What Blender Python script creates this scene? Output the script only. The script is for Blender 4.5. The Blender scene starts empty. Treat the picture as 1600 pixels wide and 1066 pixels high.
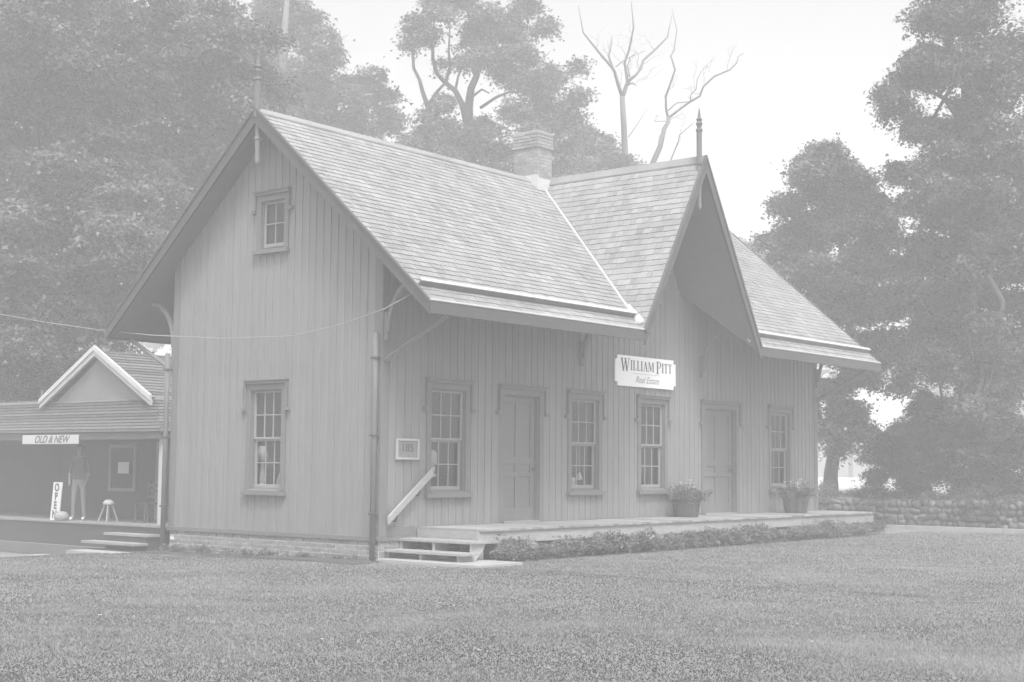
import bpy, bmesh, math, random
import numpy as np
from mathutils import Vector, Matrix
random.seed(7); rng = np.random.default_rng(7)
S = bpy.context.scene; COL = S.collection
RD = math.radians

# ------------------------------------------------------------------ camera
CAM = np.array([-15.9206, -15.4857, 1.4689]); YAW, PITCH, ROLL, FPX = .6809, .0869, .0085, 2238.56
def cam_axes():
    cy, sy, cp, sp = math.cos(YAW), math.sin(YAW), math.cos(PITCH), math.sin(PITCH)
    f = np.array([cy*cp, sy*cp, sp]); r = np.array([sy, -cy, 0.]); u = np.cross(r, f)
    cr, sr = math.cos(ROLL), math.sin(ROLL)
    return cr*r+sr*u, -sr*r+cr*u, f
AR, AU, AF = cam_axes()
cd = bpy.data.cameras.new('camera'); cam = bpy.data.objects.new('camera', cd); COL.objects.link(cam)
cd.sensor_width = 36; cd.lens = FPX/1600*36; cd.clip_end = 3000; cd.clip_start = .1
cam.matrix_world = Matrix(((AR[0], AU[0], -AF[0], CAM[0]), (AR[1], AU[1], -AF[1], CAM[1]), (AR[2], AU[2], -AF[2], CAM[2]), (0, 0, 0, 1)))
S.camera = cam
def at(px, py, depth):
    return CAM + depth*(AF + AR*(px-800)/FPX - AU*(py-533)/FPX)
def depth_of(p): return float(np.dot(np.array(p)-CAM, AF))

# ------------------------------------------------------------------ sky, sun, exposure
SUN_EL, SUN_AZ = 58, 232           # azimuth (degrees, counter-clockwise from +X) of where the sun stands
w = bpy.data.worlds.new('World'); S.world = w; w.use_nodes = True
nt = w.node_tree; nt.nodes.clear()
sky = nt.nodes.new('ShaderNodeTexSky'); sky.sky_type = 'NISHITA'; sky.sun_disc = False
sky.sun_elevation = RD(SUN_EL); sky.sun_rotation = RD(90-SUN_AZ); sky.air_density = 1.0; sky.dust_density = 5.0
bw = nt.nodes.new('ShaderNodeRGBToBW'); bg = nt.nodes.new('ShaderNodeBackground'); bg.inputs[1].default_value = .15
wo = nt.nodes.new('ShaderNodeOutputWorld')
nt.links.new(sky.outputs[0], bw.inputs[0]); nt.links.new(bw.outputs[0], bg.inputs[0]); nt.links.new(bg.outputs[0], wo.inputs[0])
sd = bpy.data.lights.new('sun', 'SUN'); sd.energy = 1.5; sd.angle = RD(10); sd.color = (1, 1, 1)
so = bpy.data.objects.new('sun', sd); COL.objects.link(so); so.location = (-20, -20, 40)
dv = Vector((math.cos(RD(SUN_AZ))*math.cos(RD(SUN_EL)), math.sin(RD(SUN_AZ))*math.cos(RD(SUN_EL)), math.sin(RD(SUN_EL))))
so.rotation_euler = dv.to_track_quat('Z', 'Y').to_euler()
S.view_settings.view_transform = 'Standard'; S.view_settings.look = 'None'
S.view_settings.gamma = 1; S.view_settings.use_curve_mapping = False
S.view_settings.exposure = 1.17
S.render.engine = 'CYCLES'; S.cycles.use_denoising = True
S.cycles.max_bounces = 6; S.cycles.volume_bounces = 1; S.cycles.transparent_max_bounces = 12
ADDED_HAZE = .0084

# ------------------------------------------------------------------ materials
def mat(name, base, var=.35, scale=4, bump=.15, rough=.8, stretch=(1, 1, 1), fine=40, tone=.5, spec=.2, trans=0):
    m = bpy.data.materials.new(name); m.use_nodes = True; t = m.node_tree; n = t.nodes; l = t.links
    b = n['Principled BSDF']; b.inputs['Roughness'].default_value = rough
    b.inputs['Specular IOR Level'].default_value = spec
    tc = n.new('ShaderNodeTexCoord'); mp = n.new('ShaderNodeMapping'); mp.inputs['Scale'].default_value = stretch
    l.new(tc.outputs['Object'], mp.inputs[0])
    n1 = n.new('ShaderNodeTexNoise'); n1.inputs['Scale'].default_value = scale; n1.inputs['Detail'].default_value = 6; n1.inputs['Roughness'].default_value = .65
    n2 = n.new('ShaderNodeTexNoise'); n2.inputs['Scale'].default_value = fine; n2.inputs['Detail'].default_value = 4
    l.new(mp.outputs[0], n1.inputs[0]); l.new(mp.outputs[0], n2.inputs[0])
    at_ = n.new('ShaderNodeAttribute'); at_.attribute_name = 'tone'; oi = n.new('ShaderNodeObjectInfo')
    sx = n.new('ShaderNodeSeparateColor'); l.new(oi.outputs['Color'], sx.inputs[0])
    def mth(op, a, b_):
        q = n.new('ShaderNodeMath'); q.operation = op
        for i, v in enumerate((a, b_)):
            if isinstance(v, (int, float)): q.inputs[i].default_value = v
            else: l.new(v, q.inputs[i])
        return q.outputs[0]
    tn = mth('SUBTRACT', mth('ADD', at_.outputs['Fac'], sx.outputs[0]), .5)
    k = mth('ADD', 1, mth('MULTIPLY', tn, 2*tone))
    k = mth('ADD', k, mth('MULTIPLY', mth('SUBTRACT', n1.outputs[0], .5), 2*var))
    k = mth('ADD', k, mth('MULTIPLY', mth('SUBTRACT', n2.outputs[0], .5), var))
    k = mth('MAXIMUM', mth('MULTIPLY', k, base), base*.15)
    cb = n.new('ShaderNodeCombineColor'); [l.new(k, cb.inputs[i]) for i in range(3)]
    l.new(cb.outputs[0], b.inputs['Base Color'])
    if bump:
        bp = n.new('ShaderNodeBump'); bp.inputs['Strength'].default_value = bump; bp.inputs['Distance'].default_value = .01
        l.new(n2.outputs[0], bp.inputs['Height']); l.new(bp.outputs[0], b.inputs['Normal'])
    if trans:
        tr = n.new('ShaderNodeBsdfTranslucent'); l.new(cb.outputs[0], tr.inputs[0]); mx = n.new('ShaderNodeMixShader')
        mx.inputs[0].default_value = trans; l.new(b.outputs[0], mx.inputs[1]); l.new(tr.outputs[0], mx.inputs[2])
        l.new(mx.outputs[0], n['Material Output'].inputs[0])
    return m
M = dict(
    siding=mat('painted_siding', .225, .2, 1.2, .25, .75, (6, 6, .8), 20, .06),
    batten=mat('painted_batten', .23, .15, 2, .2, .7, (6, 6, 1), 30, .08),
    trim=mat('painted_trim', .165, .15, 2, .15, .65, (3, 3, 3), 30, .2),
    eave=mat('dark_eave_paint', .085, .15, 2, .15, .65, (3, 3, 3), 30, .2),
    door=mat('painted_door', .17, .12, 2, .1, .6, (4, 4, .8), 30, .2),
    sash=mat('sash_paint', .28, .1, 4, .1, .6),
    shingle=mat('weathered_shingle', .25, .42, 1.3, .5, .9, (1, 1, 1), 30, .2),
    lichen=mat('roof_underlay', .10, .2, 3),
    metal=mat('pale_metal', .52, .1, 3, .05, .5, spec=.4),
    edge=mat('roof_edge_metal', .50, .2, 5, .1, .6),
    brick=mat('brick', .23, .2, 8, .4, .9, fine=60, tone=.18),
    mortar=mat('mortar', .8, .2, 10, .3, .95),
    cbrick=mat('chimney_brick', .27, .2, 8, .4, .9, fine=60, tone=.2),
    cmortar=mat('chimney_mortar', .62, .15, 10, .3, .95),
    deck=mat('weathered_deck_wood', .27, .3, 3, .3, .85, (1, 4, 1), 30, .35),
    rim=mat('deck_side_wood', .33, .35, 3, .3, .85, (2, 2, 6), 20, .3),
    concrete=mat('concrete', .33, .25, 4, .3, .9),
    white=mat('white_paint', .86, .05, 4, .05, .5),
    ink=mat('dark_lettering', .08, .1, 4, 0, .7),
    paleink=mat('faded_lettering', .33, .1, 4, 0, .7),
    dark=mat('dark_interior', .03, .2, 3, 0, .9),
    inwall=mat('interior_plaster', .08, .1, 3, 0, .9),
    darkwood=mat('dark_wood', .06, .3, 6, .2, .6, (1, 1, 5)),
    tub=mat('barrel_wood', .085, .35, 6, .4, .8, (4, 4, 1), 30, .35),
    iron=mat('iron', .06, .2, 10, .1, .5, spec=.5),
    bark=mat('bark', .10, .4, 6, .6, .95, (3, 3, .7), 30),
    palebark=mat('pale_dead_bark', .15, .35, 5, .5, .95, (3, 3, .7), 30),
    leafA=mat('leaf_dark', .09, .15, .4, 0, .5, fine=3, tone=.9, trans=.22, spec=.5),
    leafB=mat('leaf_mid', .115, .15, .4, 0, .5, fine=3, tone=.9, trans=.22, spec=.5),
    leafC=mat('leaf_light', .15, .15, .4, 0, .5, fine=3, tone=.9, trans=.22, spec=.5),
    leafD=mat('yew_needles', .035, .15, .4, 0, .8, fine=3, tone=.8, trans=.15),
    litter=mat('dry_leaf', .45, .3, 4, 0, .8),
    petal=mat('white_petal', .75, .05, 4, 0, .6),
    grassblade=mat('grass_blades', .19, .3, .45, 0, .8, (1, 1, 1), 3, .42, trans=.4),
    stone=mat('field_stone', .13, .4, 5, .6, .95, fine=30, tone=.45),
    gravel=mat('gravel_lot', .50, .15, 2, .4, .95),
    asphalt=mat('asphalt', .07, .25, 3, .4, .95, fine=60),
    clap=mat('pale_clapboard', .30, .1, 2, .1, .7),
    palroof=mat('pale_roof', .42, .15, 2, .2, .8),
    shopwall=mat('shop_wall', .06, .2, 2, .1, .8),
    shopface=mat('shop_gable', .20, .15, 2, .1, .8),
    shoproof=mat('shop_roof', .115, .3, 5, .4, .9, (1, 1, 1), 40, .35),
    pale=mat('pale_paint', .42, .1, 3, .1, .6),
    paper=mat('paper', .75, .05, 4, 0, .8),
    skin=mat('skin', .16, .05, 4, 0, .6), hair=mat('hair', .03, .2, 30, .3, .7),
    shirt=mat('dark_shirt', .07, .15, 8, .1, .9), trouser=mat('grey_trousers', .17, .15, 8, .1, .9),
    cable=mat('cable', .3, .1, 4, 0, .6), soil=mat('bare_soil', .09, .35, 5, .5, .95),
)
def ground_mat():
    m = mat('lawn', .195, .2, .35, .4, .95, fine=26); n = m.node_tree.nodes; return m
M['lawn'] = ground_mat()
g = bpy.data.materials.new('window_glass'); g.use_nodes = True; t = g.node_tree; t.nodes.clear()
o_ = t.nodes.new('ShaderNodeOutputMaterial'); tr = t.nodes.new('ShaderNodeBsdfTransparent'); tr.inputs[0].default_value = (.8, .8, .8, 1)
gl = t.nodes.new('ShaderNodeBsdfGlossy'); gl.inputs['Roughness'].default_value = .03; gl.inputs[0].default_value = (1, 1, 1, 1)
mx = t.nodes.new('ShaderNodeMixShader'); mx.inputs[0].default_value = .045
t.links.new(tr.outputs[0], mx.inputs[1]); t.links.new(gl.outputs[0], mx.inputs[2]); t.links.new(mx.outputs[0], o_.inputs[0]); M['glass'] = g

# ------------------------------------------------------------------ helpers
def link(name, me, parent=None, m=None, tone=.5):
    o = bpy.data.objects.new(name, me); COL.objects.link(o)
    if parent: o.parent = parent
    o.color = (tone, tone, tone, 1)
    if m is not None and not me.materials: me.materials.append(m)
    return o
def wloc(o):
    v = Vector((0, 0, 0))
    while o: v += o.location; o = o.parent
    return v
def tag(o, label=None, cat=None, group=None, kind=None):
    if label: o['label'] = label
    if cat: o['category'] = cat
    if group: o['group'] = group
    if kind: o['kind'] = kind
    return o
def thing(name, loc, label, cat, group=None):
    o = bpy.data.objects.new(name, None); COL.objects.link(o); o.location = loc; o.empty_display_size = .2
    return tag(o, label, cat, group)
class MB:
    def __init__(s): s.v = []; s.f = []; s.t = []
    def add(s, vs, fs, tone=0.):
        k = len(s.v); s.v += [tuple(map(float, p)) for p in vs]; s.f += [tuple(i+k for i in f) for f in fs]; s.t += [tone]*len(fs); return s
    def hexa(s, p, tone=0.):   # p: 4 bottom (ccw) + 4 top
        return s.add(p, [(3, 2, 1, 0), (4, 5, 6, 7), (0, 1, 5, 4), (1, 2, 6, 5), (2, 3, 7, 6), (3, 0, 4, 7)], tone)
    def box(s, x0, x1, y0, y1, z0, z1, tone=0.):
        return s.hexa([(x0, y0, z0), (x1, y0, z0), (x1, y1, z0), (x0, y1, z0), (x0, y0, z1), (x1, y0, z1), (x1, y1, z1), (x0, y1, z1)], tone)
    def prism(s, poly, off, tone=0.):
        n = len(poly); off = np.array(off); a = [np.array(p, float) for p in poly]; b = [p+off for p in a]
        return s.add(a+b, [tuple(range(n-1, -1, -1)), tuple(range(n, 2*n))]+[(i, (i+1) % n, n+(i+1) % n, n+i) for i in range(n)], tone)
    def tube(s, pts, rad, n=8, cap=True, tone=0.):
        pts = [np.array(p, float) for p in pts]; k0 = len(s.v); N = len(pts)
        if not hasattr(rad, '__len__'): rad = [rad]*N
        ref = None
        for i, p in enumerate(pts):
            d = pts[min(i+1, N-1)]-pts[max(i-1, 0)]; d = d/(np.linalg.norm(d)+1e-9)
            if ref is None: ref = np.cross(d, (0, 0, 1)) if abs(d[2]) < .9 else np.cross(d, (1, 0, 0))
            a = ref-d*np.dot(ref, d); a /= np.linalg.norm(a)+1e-9; b = np.cross(d, a); ref = a
            for j in range(n):
                q = 2*math.pi*j/n; s.v.append(tuple(p+rad[i]*(math.cos(q)*a+math.sin(q)*b)))
        for i in range(N-1):
            for j in range(n):
                j2 = (j+1) % n; s.f.append((k0+i*n+j, k0+i*n+j2, k0+(i+1)*n+j2, k0+(i+1)*n+j)); s.t.append(tone)
        if cap: s.f += [tuple(range(k0+n-1, k0-1, -1)), tuple(range(k0+(N-1)*n, k0+N*n))]; s.t += [tone]*2
        return s
    def lathe(s, c, prof, n=20, tone=0.):   # prof: (r, z)
        k0 = len(s.v)
        for r, z in prof:
            for j in range(n):
                q = 2*math.pi*j/n; s.v.append((c[0]+r*math.cos(q), c[1]+r*math.sin(q), c[2]+z))
        for i in range(len(prof)-1):
            for j in range(n):
                j2 = (j+1) % n; s.f.append((k0+i*n+j, k0+i*n+j2, k0+(i+1)*n+j2, k0+(i+1)*n+j)); s.t.append(tone)
        s.f += [tuple(range(k0+n-1, k0-1, -1)), tuple(range(k0+(len(prof)-1)*n, k0+len(prof)*n))]; s.t += [tone]*2
        return s
    def mesh(s, name, m, off=(0, 0, 0), tones=False, smooth=False, fix=True):
        me = bpy.data.meshes.new(name); me.from_pydata([(a-off[0], b-off[1], c-off[2]) for a, b, c in s.v], [], s.f); me.materials.append(m)
        if fix:
            bm = bmesh.new(); bm.from_mesh(me); bmesh.ops.recalc_face_normals(bm, faces=bm.faces); bm.to_mesh(me); bm.free()
        if tones:
            a = me.attributes.new('tone', 'FLOAT', 'FACE'); a.data.foreach_set('value', np.array(s.t, 'f'))
        if smooth: me.polygons.foreach_set('use_smooth', [True]*len(me.polygons))
        me.update(); return me
    def build(s, name, m, parent=None, tone=.5, tones=False, smooth=False, bevel=0):
        off = wloc(parent) if parent else (0, 0, 0)
        o = link(name, s.mesh(name, m, off, tones, smooth), parent, tone=0. if tones else tone)
        if bevel:
            b = o.modifiers.new('bevel', 'BEVEL'); b.width = bevel; b.segments = 2; b.limit_method = 'ANGLE'
        return o
def uv(side):  # map (along, out, up) on a wall plane to world
    if side == 'front': return lambda u, o, z: (u, -o, z)
    if side == 'gable': return lambda u, o, z: (-o, u, z)
    x = side; return lambda u, o, z: (x-o, u, z)        # a plane x = const facing -x
def wbox(b, f, u0, u1, o0, o1, z0, z1, tone=0.):
    return b.hexa([f(u0, o0, z0), f(u1, o0, z0), f(u1, o1, z0), f(u0, o1, z0), f(u0, o0, z1), f(u1, o0, z1), f(u1, o1, z1), f(u0, o1, z1)], tone)

# ------------------------------------------------------------------ ground
def sst(a, b, x):
    t_ = np.clip((x-a)/(b-a), 0, 1); return t_*t_*(3-2*t_)
def hgt(x, y):
    x = np.asarray(x, float); y = np.asarray(y, float)
    back = -.42*sst(4.6, 9.5, y)*(1-sst(14, 18, x)) - .05*sst(0, 5, y)*(1-sst(4.6, 9.5, y))*(1-sst(14, 18, x))
    up = .68*sst(19.6, 20.0, x) + .25*sst(22, 60, x)
    un = .02*np.sin(x*.9+1.3*np.sin(y*.5))*np.cos(y*.8) * (1-sst(17, 18, x))*(x < 0)
    return back+up+un
def ground():
    xs = np.unique(np.concatenate([np.linspace(-260, -30, 24), np.arange(-30, 19, .5), np.arange(19, 21, .1), np.arange(21, 60, 2), np.linspace(60, 300, 25)]))
    ys = np.unique(np.concatenate([np.linspace(-260, -30, 24), np.arange(-30, 20, .5), np.linspace(20, 300, 40)]))
    X, Y = np.meshgrid(xs, ys); Z = hgt(X, Y); nx, ny = len(xs), len(ys)
    v = np.stack([X, Y, Z], -1).reshape(-1, 3)
    i = np.arange(ny-1)[:, None]*nx+np.arange(nx-1)[None]; f = np.stack([i, i+1, i+nx+1, i+nx], -1).reshape(-1, 4)
    me = bpy.data.meshes.new('ground'); me.from_pydata(v.tolist(), [], f.tolist()); me.materials.append(M['lawn'])
    me.polygons.foreach_set('use_smooth', [True]*len(me.polygons)); o = link('ground', me); o['kind'] = 'structure'
ground()
def sheet(name, m, poly, dz, kind='structure', step=None):
    b = MB(); b.prism([(x, y, float(hgt(x, y))+dz) for x, y in poly], (0, 0, -.06)); o = b.build(name, m); o['kind'] = kind; return o
def gridsheet(name, m, x0, x1, y0, y1, dz, nx=30, ny=30):
    xs = np.linspace(x0, x1, nx); ys = np.linspace(y0, y1, ny); X, Y = np.meshgrid(xs, ys); Z = hgt(X, Y)+dz
    i = np.arange(ny-1)[:, None]*nx+np.arange(nx-1)[None]; f = np.stack([i, i+1, i+nx+1, i+nx], -1).reshape(-1, 4)
    me = bpy.data.meshes.new(name); me.from_pydata(np.stack([X, Y, Z], -1).reshape(-1, 3).tolist(), [], f.tolist()); me.materials.append(m)
    o = link(name, me); o['kind'] = 'structure'; return o
gridsheet('road', M['asphalt'], 17.75, 19.35, -60, 30, .004, 8, 120)
gridsheet('gravel_lot', M['gravel'], 24.5, 110, -20, 70, .03, 60, 60)
b = MB()
for k in range(30): b.box(17.5, 17.72, -20+k*1.2, -20+k*1.2+1.19, -.1, .10)
o = b.build('kerb', M['concrete']); o['kind'] = 'structure'
gridsheet('shop_yard', M['soil'], .9, 3.1, 8.5, 22, .012, 8, 30)
gridsheet('foundation_bed', M['soil'], -.75, -.02, -.2, 5.3, .012, 8, 30)
b = MB()
for k in range(7): b.box(-1.35, -.95, 4.9+k*1.3, 4.9+k*1.3+1.28, -.5, float(hgt(-1.1, 5.5+k*1.3))+.035)
o = b.build('path', M['concrete']); o['kind'] = 'structure'

def vnoise(x, y, cell, seed):
    tb = np.random.default_rng(seed).normal(size=(64, 64)); u, v = x/cell, y/cell; i, j = np.floor(u).astype(int), np.floor(v).astype(int); fu, fv = u-i, v-j
    fu, fv = fu*fu*(3-2*fu), fv*fv*(3-2*fv); g_ = lambda a, b_: tb[a % 64, b_ % 64]
    return (g_(i, j)*(1-fu)+g_(i+1, j)*fu)*(1-fv)+(g_(i, j+1)*(1-fu)+g_(i+1, j+1)*fu)*fv
def grass():
    n = 560000
    # scatter over the lawn in front, denser near the camera
    d = 7.5+rng.random(n)**1.5*28; a = YAW+(rng.random(n)-.5)*RD(56)
    x = CAM[0]+d*np.cos(a); y = CAM[1]+d*np.sin(a)
    ok = (x < 17.45) & ~((x > -.75) & (y > -.1)) & ~((x > .3) & (y > -1.5)) & (y < 22) & ~((x > -.2) & (x < .8) & (y > -2.1)) & ~((x > -1.4) & (x < -.9) & (y > 4.8))
    x, y = x[ok], y[ok]; n = len(x)
    z = hgt(x, y); patch = vnoise(x, y, 1.6, 3)+.8*vnoise(x, y, .5, 5)+.5*vnoise(x+y, (y-x)*.3, .25, 8)
    h = (.012+.010*rng.random(n))*(1+.15*patch); wd = .0018+.002*rng.random(n)+.00028*d[ok]
    q = rng.random(n)*2*np.pi; lx = (rng.random(n)-.5)*.045; ly = (rng.random(n)-.5)*.045
    v = np.empty((n, 3, 3)); v[:, 0] = np.stack([x-wd*np.cos(q), y-wd*np.sin(q), z-.003], 1); v[:, 1] = np.stack([x+wd*np.cos(q), y+wd*np.sin(q), z-.003], 1)
    v[:, 2] = np.stack([x+lx, y+ly, z+h], 1)
    me = bpy.data.meshes.new('grass'); me.vertices.add(3*n); me.loops.add(3*n); me.polygons.add(n)
    me.vertices.foreach_set('co', v.ravel().astype('f')); me.loops.foreach_set('vertex_index', np.arange(3*n, dtype='i'))
    me.polygons.foreach_set('loop_start', np.arange(0, 3*n, 3, dtype='i')); me.update(calc_edges=True)
    t_ = me.attributes.new('tone', 'FLOAT', 'FACE'); t_.data.foreach_set('value', (.5+.30*patch+.12*(rng.random(n)-.5)).astype('f'))
    o = link('grass', me, None, M['grassblade'], 0.); o['kind'] = 'stuff'; o['label'] = 'short mown grass of the front lawn'; return o
grass()
def litter():
    b = MB()
    for _ in range(45):
        d = 9+rng.random()*16; a = YAW+(rng.random()-.5)*.72; x, y = CAM[0]+d*math.cos(a), CAM[1]+d*math.sin(a)
        if x > -.9 and y > -1.7: continue
        q_ = rng.random()*6.28; r_ = .018+.02*rng.random(); z = float(hgt(x, y))+.03
        b.add([(x+r_*math.cos(q_+k*1.57)*(1 if k % 2 else .5), y+r_*math.sin(q_+k*1.57)*(1 if k % 2 else .5), z+.008*rng.random()) for k in range(4)], [(0, 1, 2, 3)])
    o = b.build('fallen_leaves', M['litter']); o['kind'] = 'stuff'; o['label'] = 'few pale fallen leaves scattered on the lawn'
litter()

# ------------------------------------------------------------------ leaves and trees
def leaf_mesh(name, clumps, n, size, m, shell=.5, up=.8):
    """clumps: (cx,cy,cz,rx,ry,rz); n faces spread over them by their surface."""
    C = np.array(clumps, float); wt = (C[:, 3]*C[:, 4]+C[:, 3]*C[:, 5]); wt /= wt.sum()
    per = 26; ns = max(1, n//per); ks = rng.choice(len(C), ns, p=wt); d = rng.normal(size=(ns, 3)); d /= np.linalg.norm(d, axis=1)[:, None]
    mk = rng.random(ns) < .72; d[mk, 2] = np.abs(d[mk, 2])
    r = (shell+(1-shell)*rng.random(ns))*(1+.22*rng.normal(size=ns)); mk = rng.random(ns) < .14; r[mk] *= .4
    sc_ = C[ks, :3]+d*C[ks, 3:]*r[:, None]; srad = size*(1.9+1.6*rng.random(ns)); sdir = d*.45+np.array([0, 0, up])+rng.normal(size=(ns, 3))*.3
    sdir /= np.linalg.norm(sdir, axis=1)[:, None]; stn = (rng.random(ns)-.5)*1.0+.9*(rng.random(ns) < .12)  # some sprays coloured much paler, standing in for leaves that catch the light
    j = rng.integers(0, ns, n); k = ks[j]; ct = (rng.random(len(C))-.5)*1.5; off = rng.normal(size=(n, 3)); off -= sdir[j]*(off*sdir[j]).sum(1)[:, None]*.72  # ct: clump tones spread to paint in light and dark foliage masses
    p = sc_[j]+off*srad[j][:, None]*.8; p[:, 2] -= .12*srad[j]*(off**2).sum(1)*.5
    nn = sdir[j]+rng.normal(size=(n, 3))*.42; nn /= np.linalg.norm(nn, axis=1)[:, None]
    a = np.cross(nn, rng.normal(size=(n, 3))); a /= np.linalg.norm(a, axis=1)[:, None]; b = np.cross(nn, a)
    s = size*(.6+.8*rng.random(n))[:, None]*.85
    v = np.empty((n, 3, 3)); v[:, 0] = p-a*s*.9; v[:, 1] = p+a*s*.5-b*s*.6; v[:, 2] = p+a*s*.6+b*s*.6
    me = bpy.data.meshes.new(name); me.vertices.add(3*n); me.loops.add(3*n); me.polygons.add(n)
    me.vertices.foreach_set('co', v.ravel().astype('f')); me.loops.foreach_set('vertex_index', np.arange(3*n, dtype='i'))
    me.polygons.foreach_set('loop_start', np.arange(0, 3*n, 3, dtype='i')); me.update(calc_edges=True)
    t_ = me.attributes.new('tone', 'FLOAT', 'FACE'); t_.data.foreach_set('value', (.5+.3*ct[k]+.5*stn[j]+.35*(rng.random(n)-.5)).astype('f'))
    me.materials.append(m); return me
def wiggle(a, b_, n=5, amp=.05):
    a = np.array(a, float); b_ = np.array(b_, float); L = np.linalg.norm(b_-a)
    return [a+(b_-a)*i/n+(rng.normal(size=3)*amp*L*(0 < i < n)) for i in range(n+1)]
def make_tree(name, base, clumps, n, size, m, label, trunk_r, group=None, limbs=14, stems=None, bark='bark', fork=None, shell=.5, up=.8):
    r = thing(name, tuple(base), label, 'tree', group)
    B = np.array(base, float); b = MB()
    if clumps:
        C = np.array(clumps); cen = C[:, :3].mean(0); top = C[:, 2].max()
        if stems is None:
            fk = np.array(fork) if fork is not None else B+(cen-B)*np.array([.5, .5, .62]); tp = np.array([cen[0], cen[1], top-.6])
            pts = wiggle(B-np.array([0, 0, .3]), fk, 4, .015); L = pts+wiggle(fk, tp, 4, .04)[1:]
            b.tube(L, list(np.linspace(trunk_r*1.15, trunk_r*.75, 5))+list(np.linspace(trunk_r*.6, .03, 4)), 9)
            for i in rng.choice(len(C), min(limbs, len(C)), replace=False):
                t_ = rng.random(); st = fk+(tp-fk)*t_*.7; b.tube(wiggle(st, C[i, :3], 4, .06), list(np.linspace(trunk_r*.42*(1-t_*.6), .02, 5)), 6, False)
    for pts, ra in (stems or []):
        b.tube(pts, ra, 8)
        if not clumps:
            for (p0, r0), (p1, r1) in zip(list(zip(pts, ra))[:-1], list(zip(pts, ra))[1:]):
                if np.linalg.norm(p1-p0) > 6: continue
                for _ in range(rng.integers(0, 2)):
                    st = p0+(p1-p0)*rng.random(); dr = (p1-p0)/np.linalg.norm(p1-p0)+rng.normal(size=3)*.8+np.array([0, 0, .3]); dr /= np.linalg.norm(dr); ln = .3+1.1*rng.random()
                    tw = wiggle(st, st+dr*ln, 4, .07); b.tube(tw, list(np.linspace(max(.008, min(r0, r1)*.3), .004, 5)), 5, False)
                    for _k in range(2): q0 = tw[2+_k]; b.tube(wiggle(q0, q0+(dr+rng.normal(size=3)*.6)*ln*.35, 3, .08), [.006, .005, .004, .003], 4, False)
    b.build('trunk', M[bark], r, smooth=True)
    if clumps:
        me = leaf_mesh('crown', C-np.array([B[0], B[1], B[2], 0, 0, 0]), n, size, m, shell, up); o = link('crown', me, r, tone=0.)
    return r
def crown(c, R, n, rc=(.5, .9), flat=.6, fill=.55):
    c = np.array(c, float); R = np.array(R, float); out = []
    for _ in range(n):
        d = rng.normal(size=3); d /= np.linalg.norm(d); q = fill+(1-fill)*rng.random()
        if rng.random() < .25: q = rng.random()*.6
        k = rc[0]+(rc[1]-rc[0])*rng.random(); p = c+d*R*q*(1+.08*rng.normal()); p = np.maximum(p, c-R)
        out.append((*p, k*1.15, k*1.15, k*flat))
    return out
def pxclump(px, py, rp, dep, n=7, flat=.45, jit=1.6, k0=.36):
    """a clump of foliage seen at px,py with radius rp (photo pixels) at a distance: several sub-clumps in a ball"""
    R = rp/FPX*dep; out = []
    for _ in range(n):
        c = at(px, py, dep+rng.normal()*jit); d = rng.normal(size=3); d /= np.linalg.norm(d)
        k = R*(k0+.25*rng.random()); out.append((*(c+d*R*.55*rng.random()**.4), k, k, k*flat))
    return out
def gbase(px, dep):
    p = at(px, 735, dep); return (p[0], p[1], float(hgt(p[0], p[1])))
def px_line(pts, dep, sc, ox, oy):
    n = len(pts); ph = rng.random()*6; out = []
    for i, (x, y) in enumerate(pts): out.append(at(ox+x/sc, oy+y/sc, dep+.5*math.sin(ph+i*.7)-.5*math.sin(ph)))
    return out

# left mass
def ptree(name, px, py, rpx, rpy, dep, n, cl, size, m, label, tr, basepx=None, group=None, **kw):
    c = at(px, py, dep); R = (rpx/FPX*dep, rpx/FPX*dep, rpy/FPX*dep)
    return make_tree(name, gbase(basepx or px, dep), crown(c, R, cl, **kw), n, size, m, label, tr, group)
GL = 'leafy trees behind the shop and station'
ptree('maple_tree', 70, 150, 200, 240, 42, 170000, 95, .085, M['leafA'], 'tall dark maple at the far left, its crown over the small shop', .35, 40, GL, rc=(.7, 1.3))
ptree('maple_tree', 120, 430, 190, 185, 40, 170000, 100, .085, M['leafA'], 'lower leafy maple right behind the gabled porch roof of the shop', .25, 150, GL, rc=(.6, 1.1))
ptree('maple_tree', 300, 190, 160, 215, 43, 160000, 85, .085, M['leafA'], 'tall maple between the shop roof and the station gable', .3, 270, GL, rc=(.7, 1.2))
ptree('maple_tree', 0, 500, 130, 150, 39, 90000, 60, .08, M['leafA'], 'dense low tree behind the left end of the shop', .2, -20, GL, rc=(.6, 1.1))
# behind the ridge
cl = []
for a in ((400, 60, 60), (450, 30, 60), (500, 90, 42), (470, 130, 60), (430, 180, 60), (500, 170, 45), (545, 200, 40), (500, 60, 40), (400, 130, 60), (560, 160, 38), (590, 150, 34), (605, 190, 32), (580, 120, 26), (545, 140, 30), (480, 210, 60), (560, 230, 45)):
    cl += pxclump(*a, 58, 6)
make_tree('elm_tree', gbase(470, 58), cl, 120000, .105, M['leafB'], 'elm with a pale trunk showing above the left part of the roof ridge', .3, GL, stems=[([gbase(440, 57), at(436, 300, 56), at(434, 180, 55), at(442, 90, 55), at(450, -20, 55)], [.3, .26, .22, .16, .08]), ([at(436, 300, 56), at(470, 200, 57), at(500, 120, 57), at(560, 150, 58)], [.2, .14, .09, .04]), ([at(470, 230, 57), at(540, 200, 58), at(600, 170, 58)], [.14, .08, .03])], bark='palebark')
q = lambda p: px_line(p, 55, 4.847, 600, 80)
cl = []
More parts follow.
